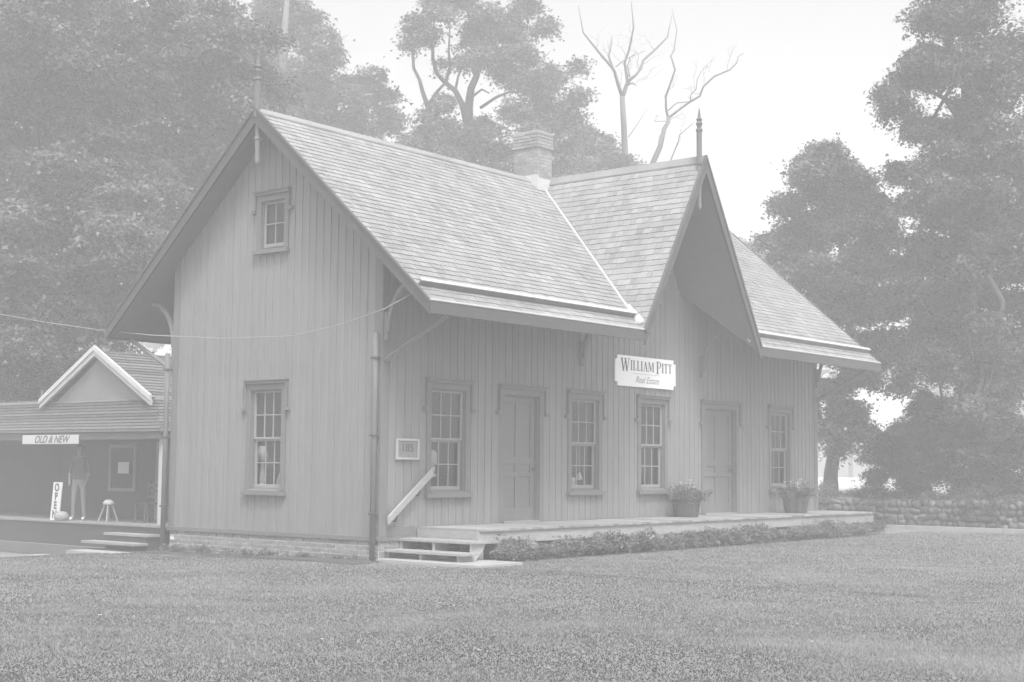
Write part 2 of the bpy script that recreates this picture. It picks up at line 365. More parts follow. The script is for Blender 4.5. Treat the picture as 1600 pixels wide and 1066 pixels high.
for a in ((665, 190, 34), (690, 160, 24), (655, 220, 36), (700, 215, 40), (640, 235, 30), (740, 215, 45), (700, 250, 45), (770, 250, 50), (820, 240, 48), (760, 200, 38), (800, 180, 36), (850, 160, 44), (810, 130, 36), (880, 190, 42), (895, 150, 26), (860, 120, 30), (790, 100, 40), (830, 90, 42), (760, 85, 34), (730, 100, 26), (800, 60, 40), (740, 60, 30), (840, 210, 40), (900, 240, 40), (690, 105, 14), (905, 105, 18), (720, 290, 60), (800, 300, 60), (870, 270, 50), (770, 30, 50), (850, 50, 30), (660, 40, 40), (700, 10, 46), (640, 70, 16), (820, 10, 40), (730, -30, 60), (670, 60, 24)):
    cl += pxclump(*a, 55, 7, .5, 1.2, .34)
st = [(q([(760, 3100), (740, 1500), (680, 900), (630, 560)]), [.34, .3, .24, .18]),
      (q([(630, 560), (590, 400), (540, 300), (460, 235), (400, 170), (370, 60), (370, 0), (350, -300)]), [.17, .15, .14, .12, .1, .09, .08, .05]),
      (q([(660, 700), (345, 470), (330, 420), (290, 300), (270, 220), (225, 130), (215, 0), (200, -250)]), [.2, .15, .13, .11, .09, .08, .07, .04]),
      (q([(335, 415), (400, 310), (460, 245)]), [.1, .08, .07]),
      (q([(470, 230), (500, 120), (490, 0), (500, -200)]), [.09, .07, .06, .03]),
      (q([(540, 300), (560, 200), (590, 120), (600, 0)]), [.07, .06, .04, .02]),
      (q([(650, 700), (640, 430), (660, 280), (700, 190), (730, 60), (740, 0), (760, -300)]), [.24, .22, .18, .16, .14, .13, .07]),
      (q([(670, 345), (740, 290), (800, 320)]), [.07, .05, .03]), (q([(730, 430), (850, 350), (950, 310), (1000, 310), (1100, 280)]), [.08, .07, .06, .05, .02]),
      (q([(850, 270), (950, 235), (1060, 190), (1160, 210), (1180, 90), (1260, 0)]), [.02, .03, .04, .04, .03, .01]), (q([(690, 200), (660, 130), (640, 60)]), [.05, .04, .02])]
st = [(p_, [r_*.78 for r_ in ra_]) for p_, ra_ in st]
make_tree('locust_tree', gbase(757, 55), cl, 105000, .095, M['leafB'], 'open tree with several crooked dark stems above the middle of the roof', .3, GL, stems=st)
cl = []
for a in ((930, 235, 36), (900, 260, 40), (965, 250, 32), (940, 280, 40), (990, 275, 26), (910, 210, 24)): cl += pxclump(*a, 60, 5)
make_tree('bushy_tree', gbase(930, 60), cl, 36000, .10, M['leafB'], 'rounded tree showing just right of the brick chimney', .22, GL)
# bare trees
q = lambda p: px_line(p, 57, 5.33, 900, 70)
st = [(q([(430, 3800), (425, 2000), (412, 1010), (400, 700), (385, 430)]), [.3, .22, .135, .12, .105]),
      (q([(385, 430), (350, 330), (320, 220), (300, 190), (180, 50), (60, -100), (20, -330)]), [.08, .07, .06, .055, .045, .035, .012]), (q([(305, 190), (270, 90), (285, 50), (300, -60)]), [.05, .045, .04, .02]),
      (q([(390, 430), (430, 310), (405, 150), (440, 50), (480, -140), (460, -360)]), [.085, .075, .05, .045, .035, .012]), (q([(430, 310), (500, 250), (540, 200), (560, 130), (650, 50), (760, -60), (800, -250)]), [.07, .06, .055, .05, .045, .032, .01]),
      (q([(330, 185), (400, 130), (480, 90), (580, 50)]), [.025, .02, .018, .01]), (q([(435, 770), (520, 650), (595, 530)]), [.02, .015, .008]), (q([(450, 270), (430, 180), (450, 110), (500, 60)]), [.03, .025, .02, .01]),
      (q([(430, 330), (470, 320), (505, 345)]), [.05, .03, .01])]
make_tree('dead_tree', gbase(981, 57), None, 0, 0, None, 'bare dead tree with a pale forked trunk rising behind the roof', .3, 'bare dead trees', stems=st, bark='palebark')
q = lambda p: px_line(p, 54, 5.33, 900, 70)
st = [(q([(300, 3800), (450, 2000), (640, 985), (700, 850), (735, 700), (770, 640), (765, 600)]), [.3, .2, .11, .1, .085, .07, .065]),
      (q([(765, 600), (750, 540), (748, 430), (780, 340), (825, 210), (790, 95), (815, 50), (840, -120), (800, -300)]), [.05, .045, .04, .035, .035, .03, .026, .02, .008]),
      (q([(768, 612), (860, 540), (950, 475), (1030, 430), (1060, 350), (1150, 265), (1280, 210), (1340, 150), (1350, 100), (1400, 70)]), [.05, .045, .04, .04, .036, .034, .03, .026, .02, .01]),
      (q([(765, 550), (840, 485), (950, 475)]), [.025, .025, .02]), (q([(955, 465), (955, 420), (1000, 370), (1010, 290), (1045, 220), (1100, 155)]), [.022, .02, .018, .015, .01, .006]),
      (q([(700, 1400), (790, 960), (855, 800), (860, 755), (980, 650)]), [.035, .028, .025, .02, .012])]
make_tree('dead_tree', gbase(956, 54), None, 0, 0, None, 'bare dead tree leaning right, one long crooked branch beside the front finial', .3, 'bare dead trees', stems=st, bark='palebark')
# right side
GR = 'leafy trees beyond the right end of the station'
cl = []
for a in ((1290, 250, 38), (1255, 270, 34), (1320, 280, 44), (1280, 300, 44), (1235, 320, 34), (1240, 370, 46), (1300, 350, 60), (1355, 310, 44), (1370, 360, 50), (1260, 420, 55), (1220, 410, 36), (1330, 420, 60), (1390, 420, 45), (1290, 480, 55), (1350, 490, 60), (1400, 470, 40), (1320, 550, 45), (1370, 550, 45), (1300, 610, 34), (1320, 650, 40), (1350, 680, 26), (1365, 710, 20), (1285, 670, 30), (1310, 700, 20), (1350, 590, 30), (1405, 270, 26), (1410, 540, 34), (1200, 380, 20)):
    cl += pxclump(*a, 44, 8, .55, 1.0, .36)
make_tree('ash_tree', gbase(1297, 44), cl, 230000, .08, M['leafB'], 'feathery mid grey tree with a thick trunk right behind the station end', .3, GR,
          stems=[([np.array(gbase(1297, 44))-[0, 0, .3], at(1298, 740, 46), at(1306, 690, 46), at(1322, 560, 46), at(1330, 480, 46), at(1310, 360, 46), at(1300, 270, 46)], [.27, .22, .2, .15, .12, .08, .03]), ([at(1306, 690, 46), at(1283, 660, 45.5), at(1270, 600, 45)], [.13, .09, .05]), ([at(1330, 480, 46), at(1380, 400, 46), at(1400, 330, 46)], [.1, .06, .03]), ([at(1328, 500, 46), at(1270, 420, 46), at(1240, 350, 46)], [.1, .06, .03])])
cl = []
for a in ((1490, 20, 90), (1430, 120, 44), (1400, 170, 36), (1390, 150, 26), (1470, 120, 70), (1540, 100, 90), (1440, 200, 50), (1500, 220, 70), (1570, 220, 90), (1450, 270, 40), (1425, 320, 44), (1480, 330, 60), (1550, 340, 80), (1440, 390, 50), (1500, 420, 70), (1580, 440, 90), (1450, 480, 50), (1520, 520, 70), (1590, 560, 80), (1480, 580, 55), (1530, 630, 60), (1460, 640, 40), (1590, 680, 70), (1520, 700, 44), (1430, 440, 36), (1440, 90, 30), (1500, 750, 34), (1555, 745, 30), (1420, 560, 44), (1410, 600, 30), (1440, 530, 50), (1480, 480, 60), (1540, 460, 60), (1560, 600, 60), (1500, 660, 50), (1580, 760, 40), (1600, 720, 50), (1550, 250, 60), (1500, 300, 60), (1530, 180, 60), (1570, 380, 60), (1640, 100, 100), (1650, 300, 100), (1650, 500, 100), (1480, -60, 60), (1570, -60, 90)):
    cl += pxclump(*a, 39, 8, .62, 1.3, .36)
make_tree('maple_tree', gbase(1530, 40), cl, 350000, .075, M['leafA'], 'huge dark maple at the right edge, crown reaching above the frame', .4, GR, limbs=30)
cl = []
for a in ((1440, 690, 55), (1400, 720, 44), (1460, 730, 40), (1420, 750, 40), (1390, 690, 26), (1480, 680, 40), (1370, 745, 22), (1440, 640, 36)): cl += pxclump(*a, 38, 5, .8, .5, .5)
r = make_tree('yew_bush', gbase(1430, 39), cl, 90000, .045, M['leafD'], 'big dark bush above the fieldstone wall, under the right maple', .12, None, limbs=8); r['category'] = 'bush'
cl = []
for a in ((1170, 400, 28), (1150, 395, 20), (1190, 420, 20)): cl += pxclump(*a, 75, 5)
make_tree('round_tree', gbase(1165, 75), cl, 6000, .14, M['leafB'], 'small far tree peeking over the right roof slope', .2, GR)
cl = []
for a in ((1420, 640, 20), (1530, 735, 30), (1580, 740, 40), (1270, 760, 24)): pass
# distant tree line
c = []
for k in range(75):
    a = RD(-12+k*1.45)+.0; dd = 118+10*math.sin(k*1.7); x, y = CAM[0]+dd*math.cos(a), CAM[1]+dd*math.sin(a); h = 9+3*math.sin(k*.9)+2*math.sin(k*2.3)
    c += [(x+rng.normal()*2, y+rng.normal()*2, h*q_, 4.5, 4.5, 3.2) for q_ in (.2, .5, .8)]
o = link('distant_woods', leaf_mesh('distant_woods', c, 60000, .7, M['leafB']), tone=0.); o['kind'] = 'stuff'; o['label'] = 'far wooded edge behind everything'

# ------------------------------------------------------------------ STATION
W, L, ZB, OG, O, ZE, ZR, XC, HW = 5.12, 14.46, .322, .43, 1.39, 3.88, 7.32, 7.25, 2.07
SL = (ZR-ZE)/(W/2+O); SC = (ZR-ZE)/HW; TH = .13; T = .02
st_ = thing('station_house', (0, 0, 0), 'wooden station house with steep shingled roof, front cross gable and long deck', 'house')
F, G = uv('front'), uv('gable')
ztop_f = lambda x: max(ZE+SL*O-TH, ZR-abs(x-XC)*SC-TH) if abs(x-XC) < HW else ZE+SL*O-TH
ztop_g = lambda y: ZR-abs(y-W/2)*SL-TH
xk = HW-(SL*O)/SC   # where the cross gable leaves the main soffit on the wall plane
def solid(za, zb, ops):
    iv = [(za, zb)]
    for oa, ob in ops: iv = [q_ for a, b_ in iv for q_ in ((a, min(b_, oa)), (max(a, ob), b_)) if q_[1]-q_[0] > .01]
    return iv
def strips(f, edges, zb, ztop, ops, o0, o1, gap, each, minw=.012, raw=None):
    """cuts upright strips with openings; each(mesh-builder) is called per piece."""
    edges = sorted(edges)
    if raw is None:
        E_ = sorted(set(round(e, 4) for e in list(edges)+[u for op in ops for u in op[:2] if edges[0] < u < edges[-1]])); raw = list(zip(E_[:-1], E_[1:]))
    for a, b_ in raw:
        if b_-a < minw: continue
        mid = (a+b_)/2; a2, b2 = a+gap/2, b_-gap/2; ta, tb = ztop(a2), ztop(b2)
        for z0, z1 in solid(zb, 99, [(q_[2], q_[3]) for q_ in ops if q_[0]-1e-4 < mid < q_[1]+1e-4]):
            za, zb_ = (ta, tb) if z1 == 99 else (z1, z1)
            if za-z0 < .02 and zb_-z0 < .02: continue
            mb = MB(); mb.hexa([f(a2, o0, z0), f(b2, o0, z0), f(b2, o1, z0), f(a2, o1, z0), f(a2, o0, max(za, z0+.005)), f(b2, o0, max(zb_, z0+.005)), f(b2, o1, max(zb_, z0+.005)), f(a2, o1, max(za, z0+.005))])
            each(mb)
WZ0, WZ1 = 1.05, 2.69
front_win = [(1.555, .84), (5.325, .84), (7.56, .84), (12.70, .84)]; front_door = [(3.47, .98), (10.12, 1.26)]
opsF = [(c-w_/2, c+w_/2, WZ0, WZ1) for c, w_ in front_win]+[(c-w_/2, c+w_/2, .50, 2.68) for c, w_ in front_door]
opsG = [(2.25, 3.01, WZ0, WZ1), (2.285, 2.865, 5.07, 5.87)]
def wall(f, u0, u1, ztop, ops, pitch, extra, lab):
    wl = MB(); strips(f, [u0, u1]+extra, ZB-.02, ztop, ops, -.14, -T-.002, 0, lambda m_: (wl.v.extend([]), wl.add(m_.v, m_.f)))
    wo_ = wl.build('wall', M['trim'], st_); n = round((u1-u0)/pitch); ed = [u0+(u1-u0)*i/n for i in range(n+1)]
    def each(m_):
        tn = .5+.35*(random.random()-.5); m_.build('board', M['siding'], wo_, tone=tn)
    strips(f, ed+extra, ZB, ztop, ops, -T, 0, .003, each)
    bt = MB(); hw = .016
    op2 = [(a-.11, b_+.11, c, d) for a, b_, c, d in ops]
    strips(f, ed, ZB+.05, ztop, op2, -.002, .013, 0, lambda m_: bt.add(m_.v, m_.f, random.random()), raw=[(e-hw, e+hw) for e in ed[1:-1]])
    bo = bt.build('batten', M['batten'], wo_, tones=True); bo['kind'] = 'stuff'
    return wo_
wF = wall(F, 0, L, ztop_f, opsF, .178, [XC, XC-xk, XC+xk], 'front'); wG = wall(G, 0.0, W, ztop_g, opsG, .171, [W/2], 'gable')
b = MB(); b.box(L-.14, L-.001, .03, W, ZB-.02, 5.0); b.box(0, L, W-.14, W, ZB, 5.0); b.hexa([(L-.13, .1, 5), (L-.01, .1, 5), (L-.01, W-.1, 5), (L-.13, W-.1, 5), (L-.13, W/2-.01, 7.15), (L-.01, W/2-.01, 7.15), (L-.01, W/2+.01, 7.15), (L-.13, W/2+.01, 7.15)])
b.build('wall', M['siding'], st_)
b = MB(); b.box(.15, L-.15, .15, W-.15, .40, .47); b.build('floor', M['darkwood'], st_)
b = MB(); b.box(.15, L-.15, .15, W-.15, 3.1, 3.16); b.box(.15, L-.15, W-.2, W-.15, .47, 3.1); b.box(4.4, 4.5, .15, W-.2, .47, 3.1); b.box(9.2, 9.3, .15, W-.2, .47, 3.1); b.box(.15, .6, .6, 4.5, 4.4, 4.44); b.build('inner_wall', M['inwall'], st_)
# water table and corner boards
b = MB(); wbox(b, G, -.03, W+.03, -.02, .03, ZB-.03, ZB+.045); wbox(b, F, .03, 1.0, -.02, .03, ZB-.03, ZB+.045); wbox(b, F, .03, .78, -.02, .024, ZB+.046, .52); b.build('sill_board', M['trim'], st_, bevel=.006)
for (x0, x1, y0, y1) in ((-.022, .0-.0005, .0, .15), (-.022, -.0005, W-.15, W+.02)): MB().box(x0, x1, y0, y1, ZB+.046, 4.98 if y0 == 0 else 4.98).build('corner_board', M['trim'], st_, bevel=.004)
MB().box(-.022, .13, -.022, -.0005, ZB+.046, 4.95).build('corner_board', M['trim'], st_, bevel=.004)
MB().box(L-.13, L+.02, -.022, -.0005, .5, 4.95).build('corner_board', M['trim'], st_, bevel=.004)
for y in (.055, W+.06):     # round downpipes on both corners of the gable
    mb = MB(); mb.tube([(-.09, y, -.1), (-.09, y, 2.5), (-.09, y, 3.5 if y < 1 else 3.4)], .045, 12); dp = mb.build('downpipe', M['trim'], st_, smooth=True)
    mb = MB()
    for z in (.7, 1.9, 3.1): mb.box(-.14, -.03, y-.055, y+.055, z, z+.03)
    mb.build('clamp', M['iron'], dp)
# brick foundation
fo = MB(); fo.box(.012, L-.01, .012, W-.012, -.6, ZB-.03); fo = fo.build('foundation', M['mortar'], st_)
bk = [MB().box(-.094, .094, -.05, .0, -.026, .026).mesh('brick', M['brick']), MB().box(-.044, .044, -.05, 0, -.027, .027).mesh('brick', M['brick'])]
for me in bk:
    bm = bmesh.new(); bm.from_mesh(me); bmesh.ops.bevel(bm, geom=bm.edges[:], offset=.004, segments=1); bm.to_mesh(me); bm.free()
nb = 0
for side, Lr in (('g', W-.02), ('f', 2.4)):
    for r_ in range(8):
        z = ZB-.066-r_*.0725; u = .0
        first = True
        if side == 'f' and r_ > 5: continue
        while u < Lr-.05:
            half = first and r_ % 2; ln = .094 if half else .2; first = False
            if nb > 299: break
            if u+ln > Lr+.02: break
            o = bpy.data.objects.new('brick', bk[1 if half else 0]); COL.objects.link(o); o.parent = fo; tn = random.random(); o.color = (tn, tn, tn, 1)
            pr = .004*random.random()
            if side == 'g': o.location = (.046-pr, u+ln/2+.01, z); o.rotation_euler = (0, 0, -math.pi/2)
            else: o.location = (u+ln/2+.01, .046-pr, z)
            if side == 'g': o.location.x += 0
            o.rotation_euler.y += .01*(random.random()-.5); nb += 1; u += ln+.012

# windows and doors
def window(f, u0, u1, z0, z1, cols, rows, sashes, ear=.35):
    cw = .105
    b = MB()
    for a, b_ in ((u0-cw, u0), (u1, u1+cw)): wbox(b, f, a, b_, -.015, .03, z0-.02, z1+.0)
    wbox(b, f, u0-cw, u1+cw, -.015, .031, z1+.001, z1+.10)
    for a, b_ in ((u0, u0+.015), (u1-.015, u1)): wbox(b, f, a, b_, -.14, -.016, z0, z1)     # reveal
    wbox(b, f, u0+.016, u1-.016, -.14, -.016, z1-.015, z1)
    wn = b.build('window', M['trim'], st_, bevel=.004)
    b = MB(); wbox(b, f, u0-cw-.03, u1+cw+.03, .0, .075, z1+.101, z1+.15); wbox(b, f, u0-cw-.045, u1+cw+.045, .0, .1, z1+.151, z1+.175)
    for s_, a in ((-1, u0-cw), (1, u1+cw)):
        wbox(b, f, *sorted((a+s_*.003, a+s_*.035)), 0, .06, z1-ear+.06, z1+.10); wbox(b, f, *sorted((a+s_*.002, a+s_*.10)), 0, .075, z1-ear, z1-ear+.058)
    b.build('hood', M['trim'], wn, bevel=.004)
    b = MB(); wbox(b, f, u0-cw-.03, u1+cw+.03, -.01, .09, z0-.10, z0-.03)
    b.hexa([f(u0-.0, -.135, z0-.03), f(u1, -.135, z0-.03), f(u1, .09, z0-.028), f(u0, .09, z0-.028), f(u0, -.135, z0+.025), f(u1, -.135, z0+.025), f(u1, .09, z0-.02), f(u0, .09, z0-.02)])
    b.build('sill', M['trim'], wn, bevel=.003)
    H = (z1-z0-.03)/sashes
    for k in range(sashes):
        za, zb = z0+.02+H*k, z0+.02+H*(k+1)-.0; oo = -.115 if k == 0 and sashes > 1 else -.075; fr = .04
        ua, ub = u0+.017, u1-.017; b = MB()
        for a, b_ in ((ua, ua+fr), (ub-fr, ub)): wbox(b, f, a, b_, oo, oo+.035, za, zb)
        wbox(b, f, ua+fr, ub-fr, oo+.001, oo+.034, za, za+(.06 if k == 0 else .035)); wbox(b, f, ua+fr, ub-fr, oo+.001, oo+.034, zb-.035, zb)
        pa, pb, qa, qb = ua+fr, ub-fr, za+(.06 if k == 0 else .035), zb-.035
        for i in range(1, cols): c = pa+(pb-pa)*i/cols; wbox(b, f, c-.009, c+.009, oo+.004, oo+.03, qa, qb)
        for i in range(1, rows):
            c = qa+(qb-qa)*i/rows
            for j in range(cols): wbox(b, f, pa+(pb-pa)*j/cols+.0095*(j > 0), pa+(pb-pa)*(j+1)/cols-.0095*(j < cols-1), oo+.005, oo+.029, c-.009, c+.009)
        b.build('sash', M['sash'], wn, bevel=.002)
        for i in range(cols):
            for j in range(rows):
                b = MB(); wbox(b, f, pa+(pb-pa)*i/cols+.006, pa+(pb-pa)*(i+1)/cols-.006, oo+.012, oo+.016, qa+(qb-qa)*j/rows+.006, qa+(qb-qa)*(j+1)/rows-.006)
                b.build('pane', M['glass'], wn)
    return wn
for c, w_ in front_win: window(F, c-w_/2, c+w_/2, WZ0, WZ1, 3, 2, 2)
window(G, 2.25, 3.01, WZ0, WZ1, 3, 2, 2); window(G, 2.285, 2.865, 5.07, 5.87, 2, 2, 1, .2)
def door(c, w_):
    u0, u1, z0, z1 = c-w_/2, c+w_/2, .50, 2.68; cw = .12; b = MB()
    for a, b_ in ((u0-cw, u0), (u1, u1+cw)): wbox(b, F, a, b_, -.015, .03, z0+.02, z1)
    wbox(b, F, u0-cw, u1+cw, -.015, .031, z1+.001, z1+.10)
    for a, b_ in ((u0, u0+.015), (u1-.015, u1)): wbox(b, F, a, b_, -.14, -.016, z0, z1)
    wbox(b, F, u0+.016, u1-.016, -.14, -.016, z1-.015, z1)
    dn = b.build('door', M['trim'], st_, bevel=.004)
    b = MB(); wbox(b, F, u0-cw-.03, u1+cw+.03, 0, .075, z1+.101, z1+.15); wbox(b, F, u0-cw-.045, u1+cw+.045, 0, .1, z1+.151, z1+.175)
    for s_, a in ((-1, u0-cw), (1, u1+cw)):
        wbox(b, F, *sorted((a+s_*.003, a+s_*.035)), 0, .06, z1-.28, z1+.10); wbox(b, F, *sorted((a+s_*.002, a+s_*.10)), 0, .075, z1-.34, z1-.282)
    b.build('hood', M['trim'], dn, bevel=.004)
    b = MB(); a, e = u0+.017, u1-.017; oo = -.13; m_ = (a+e)/2; st = .11
    wbox(b, F, a, e, oo, oo+.02, z0+.03, z1-.017)
    for p, q_ in ((a, a+st), (m_-.05, m_+.05), (e-st, e)): wbox(b, F, p, q_, oo+.021, oo+.042, z0+.03, z1-.017)
    for za, zb in ((z0+.03, z0+.25), (1.28, 1.36), (1.50, 1.62), (z1-.14, z1-.017)):
        for p, q_ in ((a+st+.001, m_-.051), (m_+.051, e-st-.001)): wbox(b, F, p, q_, oo+.021, oo+.041, za, zb)
    b.build('door_leaf', M['door'], dn, bevel=.004)
    b = MB(); ux = e-.06; b.lathe((0, 0, 0), [(.002, 0)]*2, 3); b = MB(); b.tube([F(ux, oo+.03, 1.42), F(ux, oo+.08, 1.42)], .012, 8); b.tube([F(ux, oo+.08, 1.42), F(ux, oo+.10, 1.42), F(ux, oo+.12, 1.42)], [.02, .03, .015], 10); b.build('door_knob', M['iron'], dn, smooth=True)
    b = MB(); wbox(b, F, u0, u1, -.14, .04, z0+.001, z0+.03); b.build('threshold', M['deck'], dn)
for c, w_ in front_door: door(c, w_)

# roof
rf = MB(); dn = (0, 0, -TH)
P = lambda x, y, z: (x, y, z)
main_l = [P(-OG, -O, ZE), P(XC-HW, -O, ZE), P(XC, W/2, ZR), P(-OG, W/2, ZR)]
main_r = [P(XC+HW, -O, ZE), P(L+OG, -O, ZE), P(L+OG, W/2, ZR), P(XC, W/2, ZR)]
back = [P(-OG, W/2, ZR), P(L+OG, W/2, ZR), P(L+OG, W+O, ZE), P(-OG, W+O, ZE)]
cr_l = [P(XC-HW, -O, ZE), P(XC, -O, ZR), P(XC, W/2, ZR)]; cr_r = [P(XC, -O, ZR), P(XC+HW, -O, ZE), P(XC, W/2, ZR)]
for pl in (main_l, main_r, back, cr_l, cr_r): rf.prism(pl, dn)
roof = rf.build('roof', M['trim'], st_)
def shingles(P0, U, V, lo, hi, vmax, keep, out, e=.134):
    U = np.array(U, float); U /= np.linalg.norm(U); V = np.array(V, float); V /= np.linalg.norm(V); N = np.cross(U, V); N *= np.sign(N[2]); P0 = np.array(P0, float)
    r_ = 0; WD = (.10, .12, .14, .165, .19)
    while r_*e < vmax-.03:
        v0 = r_*e; v1 = min(v0+e*1.75, vmax); a0, b0, a1, b1 = lo(v0), hi(v0), lo(v1), hi(v1)
        u = a0-random.random()*.12 if abs(a0-a1) < 1e-6 else a0-.3
        u = min(u, min(a0, a1)-random.random()*.1); wav = .006*math.sin(r_*1.3)
        while u < max(b0, b1):
            w_ = random.choice(WD); ua, ub = u+.0025, u+w_-.0025; u += w_
            jit = (random.random()-.5)*.012+wav
            p = [(min(max(ua, a0), b0), v0+jit), (min(max(ub, a0), b0), v0+jit), (min(max(ub, a1), b1), v1), (min(max(ua, a1), b1), v1)]
            if max(p[1][0]-p[0][0], p[2][0]-p[3][0]) < .015: continue
            full = p[0][0] == ua and p[1][0] == ub and p[2][0] == ub and p[3][0] == ua and v1-v0 > e*1.7
            h0, h1 = .020+.005*random.random(), .003; tn = min(1, max(0, random.gauss(.5, .22)))
            def W3(q_, h): return P0+U*q_[0]+V*q_[1]+N*h
            cc = W3(((ua+ub)/2, v0), 0)
            out.append((depth_of(cc) if keep else 999, full, w_, [W3(p[0], h0-.014), W3(p[1], h0-.014), W3(p[2], h1-.002), W3(p[3], h1-.002), W3(p[0], h0), W3(p[1], h0), W3(p[2], h1), W3(p[3], h1)], tn, (P0+U*ua+V*(v0+jit), U, V, N, h0)))
        r_ += 1
sh = []; slm = math.hypot(W/2+O, ZR-ZE); slc = math.hypot(HW, ZR-ZE)
VM = (0, W/2+O, ZR-ZE)
shingles((-OG, -O, ZE), (1, 0, 0), VM, lambda v: 0, lambda v: OG+XC-HW+HW*v/slm, slm, True, sh)
shingles((L+OG, -O, ZE), (-1, 0, 0), VM, lambda v: 0, lambda v: OG+L-XC-HW+HW*v/slm, slm, False, sh)
shingles((XC-HW, -O, ZE), (0, 1, 0), (HW, 0, ZR-ZE), lambda v: 0, lambda v: (W/2+O)*v/slc, slc, False, sh)
shingles((XC+HW, -O, ZE), (0, 1, 0), (-HW, 0, ZR-ZE), lambda v: 0, lambda v: (W/2+O)*v/slc, slc, False, sh)
sh.sort(key=lambda q_: (not q_[1], q_[0])); cache = {}; rest = MB()
e = .134
for i, (d, full, w_, hx, tn, fr) in enumerate(sh):
    if i < 300 and full and d < 900:
        if w_ not in cache:
            a, b_ = 0, w_-.005; cache[w_] = MB().hexa([(a, 0, -.014), (b_, 0, -.014), (b_, e*1.75, -.022), (a, e*1.75, -.022), (a, 0, 0), (b_, 0, 0), (b_, e*1.75, -.019), (a, e*1.75, -.019)]).mesh('shingle', M['shingle'])
        o = link('shingle', cache[w_], roof, tone=tn); p0, U, V, N, h0 = fr; p = p0+N*h0
        X = np.cross(V, N); flip = np.dot(X, U) < 0
        o.matrix_local = Matrix(((U[0], V[0], N[0], p[0]), (U[1], V[1], N[1], p[1]), (U[2], V[2], N[2], p[2]), (0, 0, 0, 1)))
    else: rest.hexa(hx, tn)
o = rest.build('shingle', M['shingle'], roof, tones=True); o['kind'] = 'stuff'
# back slope courses
b = MB(); nrow = 40
for i in range(nrow):
    v0, v1 = i/nrow, (i+1.6)/nrow
    if v1 > 1: v1 = 1
    y0, z0 = W+O-(W/2+O)*v0, ZE+(ZR-ZE)*v0; y1, z1 = W+O-(W/2+O)*v1, ZE+(ZR-ZE)*v1
    b.hexa([(-OG, y0, z0), (L+OG, y0, z0), (L+OG, y1, z1), (-OG, y1, z1), (-OG, y0, z0+.03), (L+OG, y0, z0+.03), (L+OG, y1, z1+.005), (-OG, y1, z1+.005)], .5)
o = b.build('shingle', M['shingle'], roof, tones=True); o['kind'] = 'stuff'
# ridge boards
def sadd(b, p, q_, a, c, th=.022):  # two sloping boards along a ridge from p to q_
    p = np.array(p, float); q_ = np.array(q_, float); d = (q_-p)/np.linalg.norm(q_-p); s_ = np.cross(d, (0, 0, 1)); s_ /= np.linalg.norm(s_)
    for k in (-1, 1):
        o1 = np.array([0, 0, .03]); e1 = s_*k*a+np.array([0, 0, .03-c]); n = np.array([0, 0, th])
        b.hexa([p+o1, q_+o1, q_+e1, p+e1, p+o1+n, q_+o1+n, q_+e1+n, p+e1+n])
b = MB(); sadd(b, (-OG-.01, W/2, ZR), (XC-.3, W/2, ZR), .12, .12*SL); sadd(b, (XC+.1, W/2, ZR), (L+OG+.01, W/2, ZR), .12, .12*SL); b.build('ridge_cap', M['shingle'], roof, tone=.45)
b = MB(); sadd(b, (XC, -O-.01, ZR+.02), (XC, W/2-.1, ZR+.02), .085, .085*SC); b.build('ridge_cap', M['shingle'], roof, tone=.25)
# valley flashing
for s_ in (-1, 1):
    b = MB(); A = np.array([XC+s_*HW, -O, ZE]); Bp = np.array([XC, W/2, ZR]); d = Bp-A; A2 = A+d*.075; N1 = np.array([0, -SL, 1.]); N1 /= np.linalg.norm(N1)
    n2 = np.array([s_*SC, 0, 1.]); n2 /= np.linalg.norm(n2)
    t1 = np.cross(d, N1); t1 /= np.linalg.norm(t1); t1 *= np.sign(t1[0])*s_; t2 = np.cross(d, n2); t2 /= np.linalg.norm(t2); t2 *= np.sign(t2[1]) if False else -np.sign(t2[0])*s_*1
    if t2[1] > 0 and False: t2 = -t2
    h1, h2 = N1*.034, n2*.034
    up = np.array([0, 0, .045])
    for T_, H_, w0, w1 in ((t1, h1, .075, .065), (t2, h2, .03, .03)):
        b.add([A2+up, Bp+up, Bp+T_*w1+H_, A2+T_*w0+H_, A2+up*.7, Bp+up*.7, Bp+T_*w1+H_*.5, A2+T_*w0+H_*.5], [(0, 1, 2, 3), (7, 6, 5, 4), (0, 3, 7, 4), (1, 5, 6, 2), (3, 2, 6, 7), (0, 4, 5, 1)])
    b.build('valley_flashing', M['metal'], roof)
    b = MB(); q0 = A+d*.13+up; q1 = A+d*.035+up*.8
    b.tube([q0, (q0+q1)/2+np.array([0, -.01, .0]), q1, q1+np.array([-s_*-.10, -.02, -.02])], [.04, .065, .10, .05], 10); b.build('valley_boot', M['metal'], roof, smooth=True)
# gutter lip standing on the slope, eave edge strip, fascia
for x0, x1 in ((-OG+.02, XC-HW+.10), (XC+HW-.06, L+OG-.05)):
    y = -O+.27; z = ZE+SL*.27; b = MB()
    nrm = np.array([0, -SL, 1.])/math.hypot(SL, 1); tv = np.array([0, 1, SL])/math.hypot(SL, 1)
    p = np.array([0, y, z])
    def slab(b, xa, xb, t0, t1, n0, n1):
        c = [p+tv*a+nrm*n for a, n in ((t0, n0), (t1, n0), (t1, n1), (t0, n1))]
        b.hexa([c[0]+[xa, 0, 0], c[0]+[xb, 0, 0], c[1]+[xb, 0, 0], c[1]+[xa, 0, 0], c[3]+[xa, 0, 0], c[3]+[xb, 0, 0], c[2]+[xb, 0, 0], c[2]+[xa, 0, 0]])
    slab(b, x0, x1, 0, .025, .0, .105); gu = b.build('roof_gutter', M['trim'], roof)
    b = MB(); slab(b, x0-.005, x1+.005, -.012, .06, .106, .122); b.build('gutter_lip', M['metal'], gu)
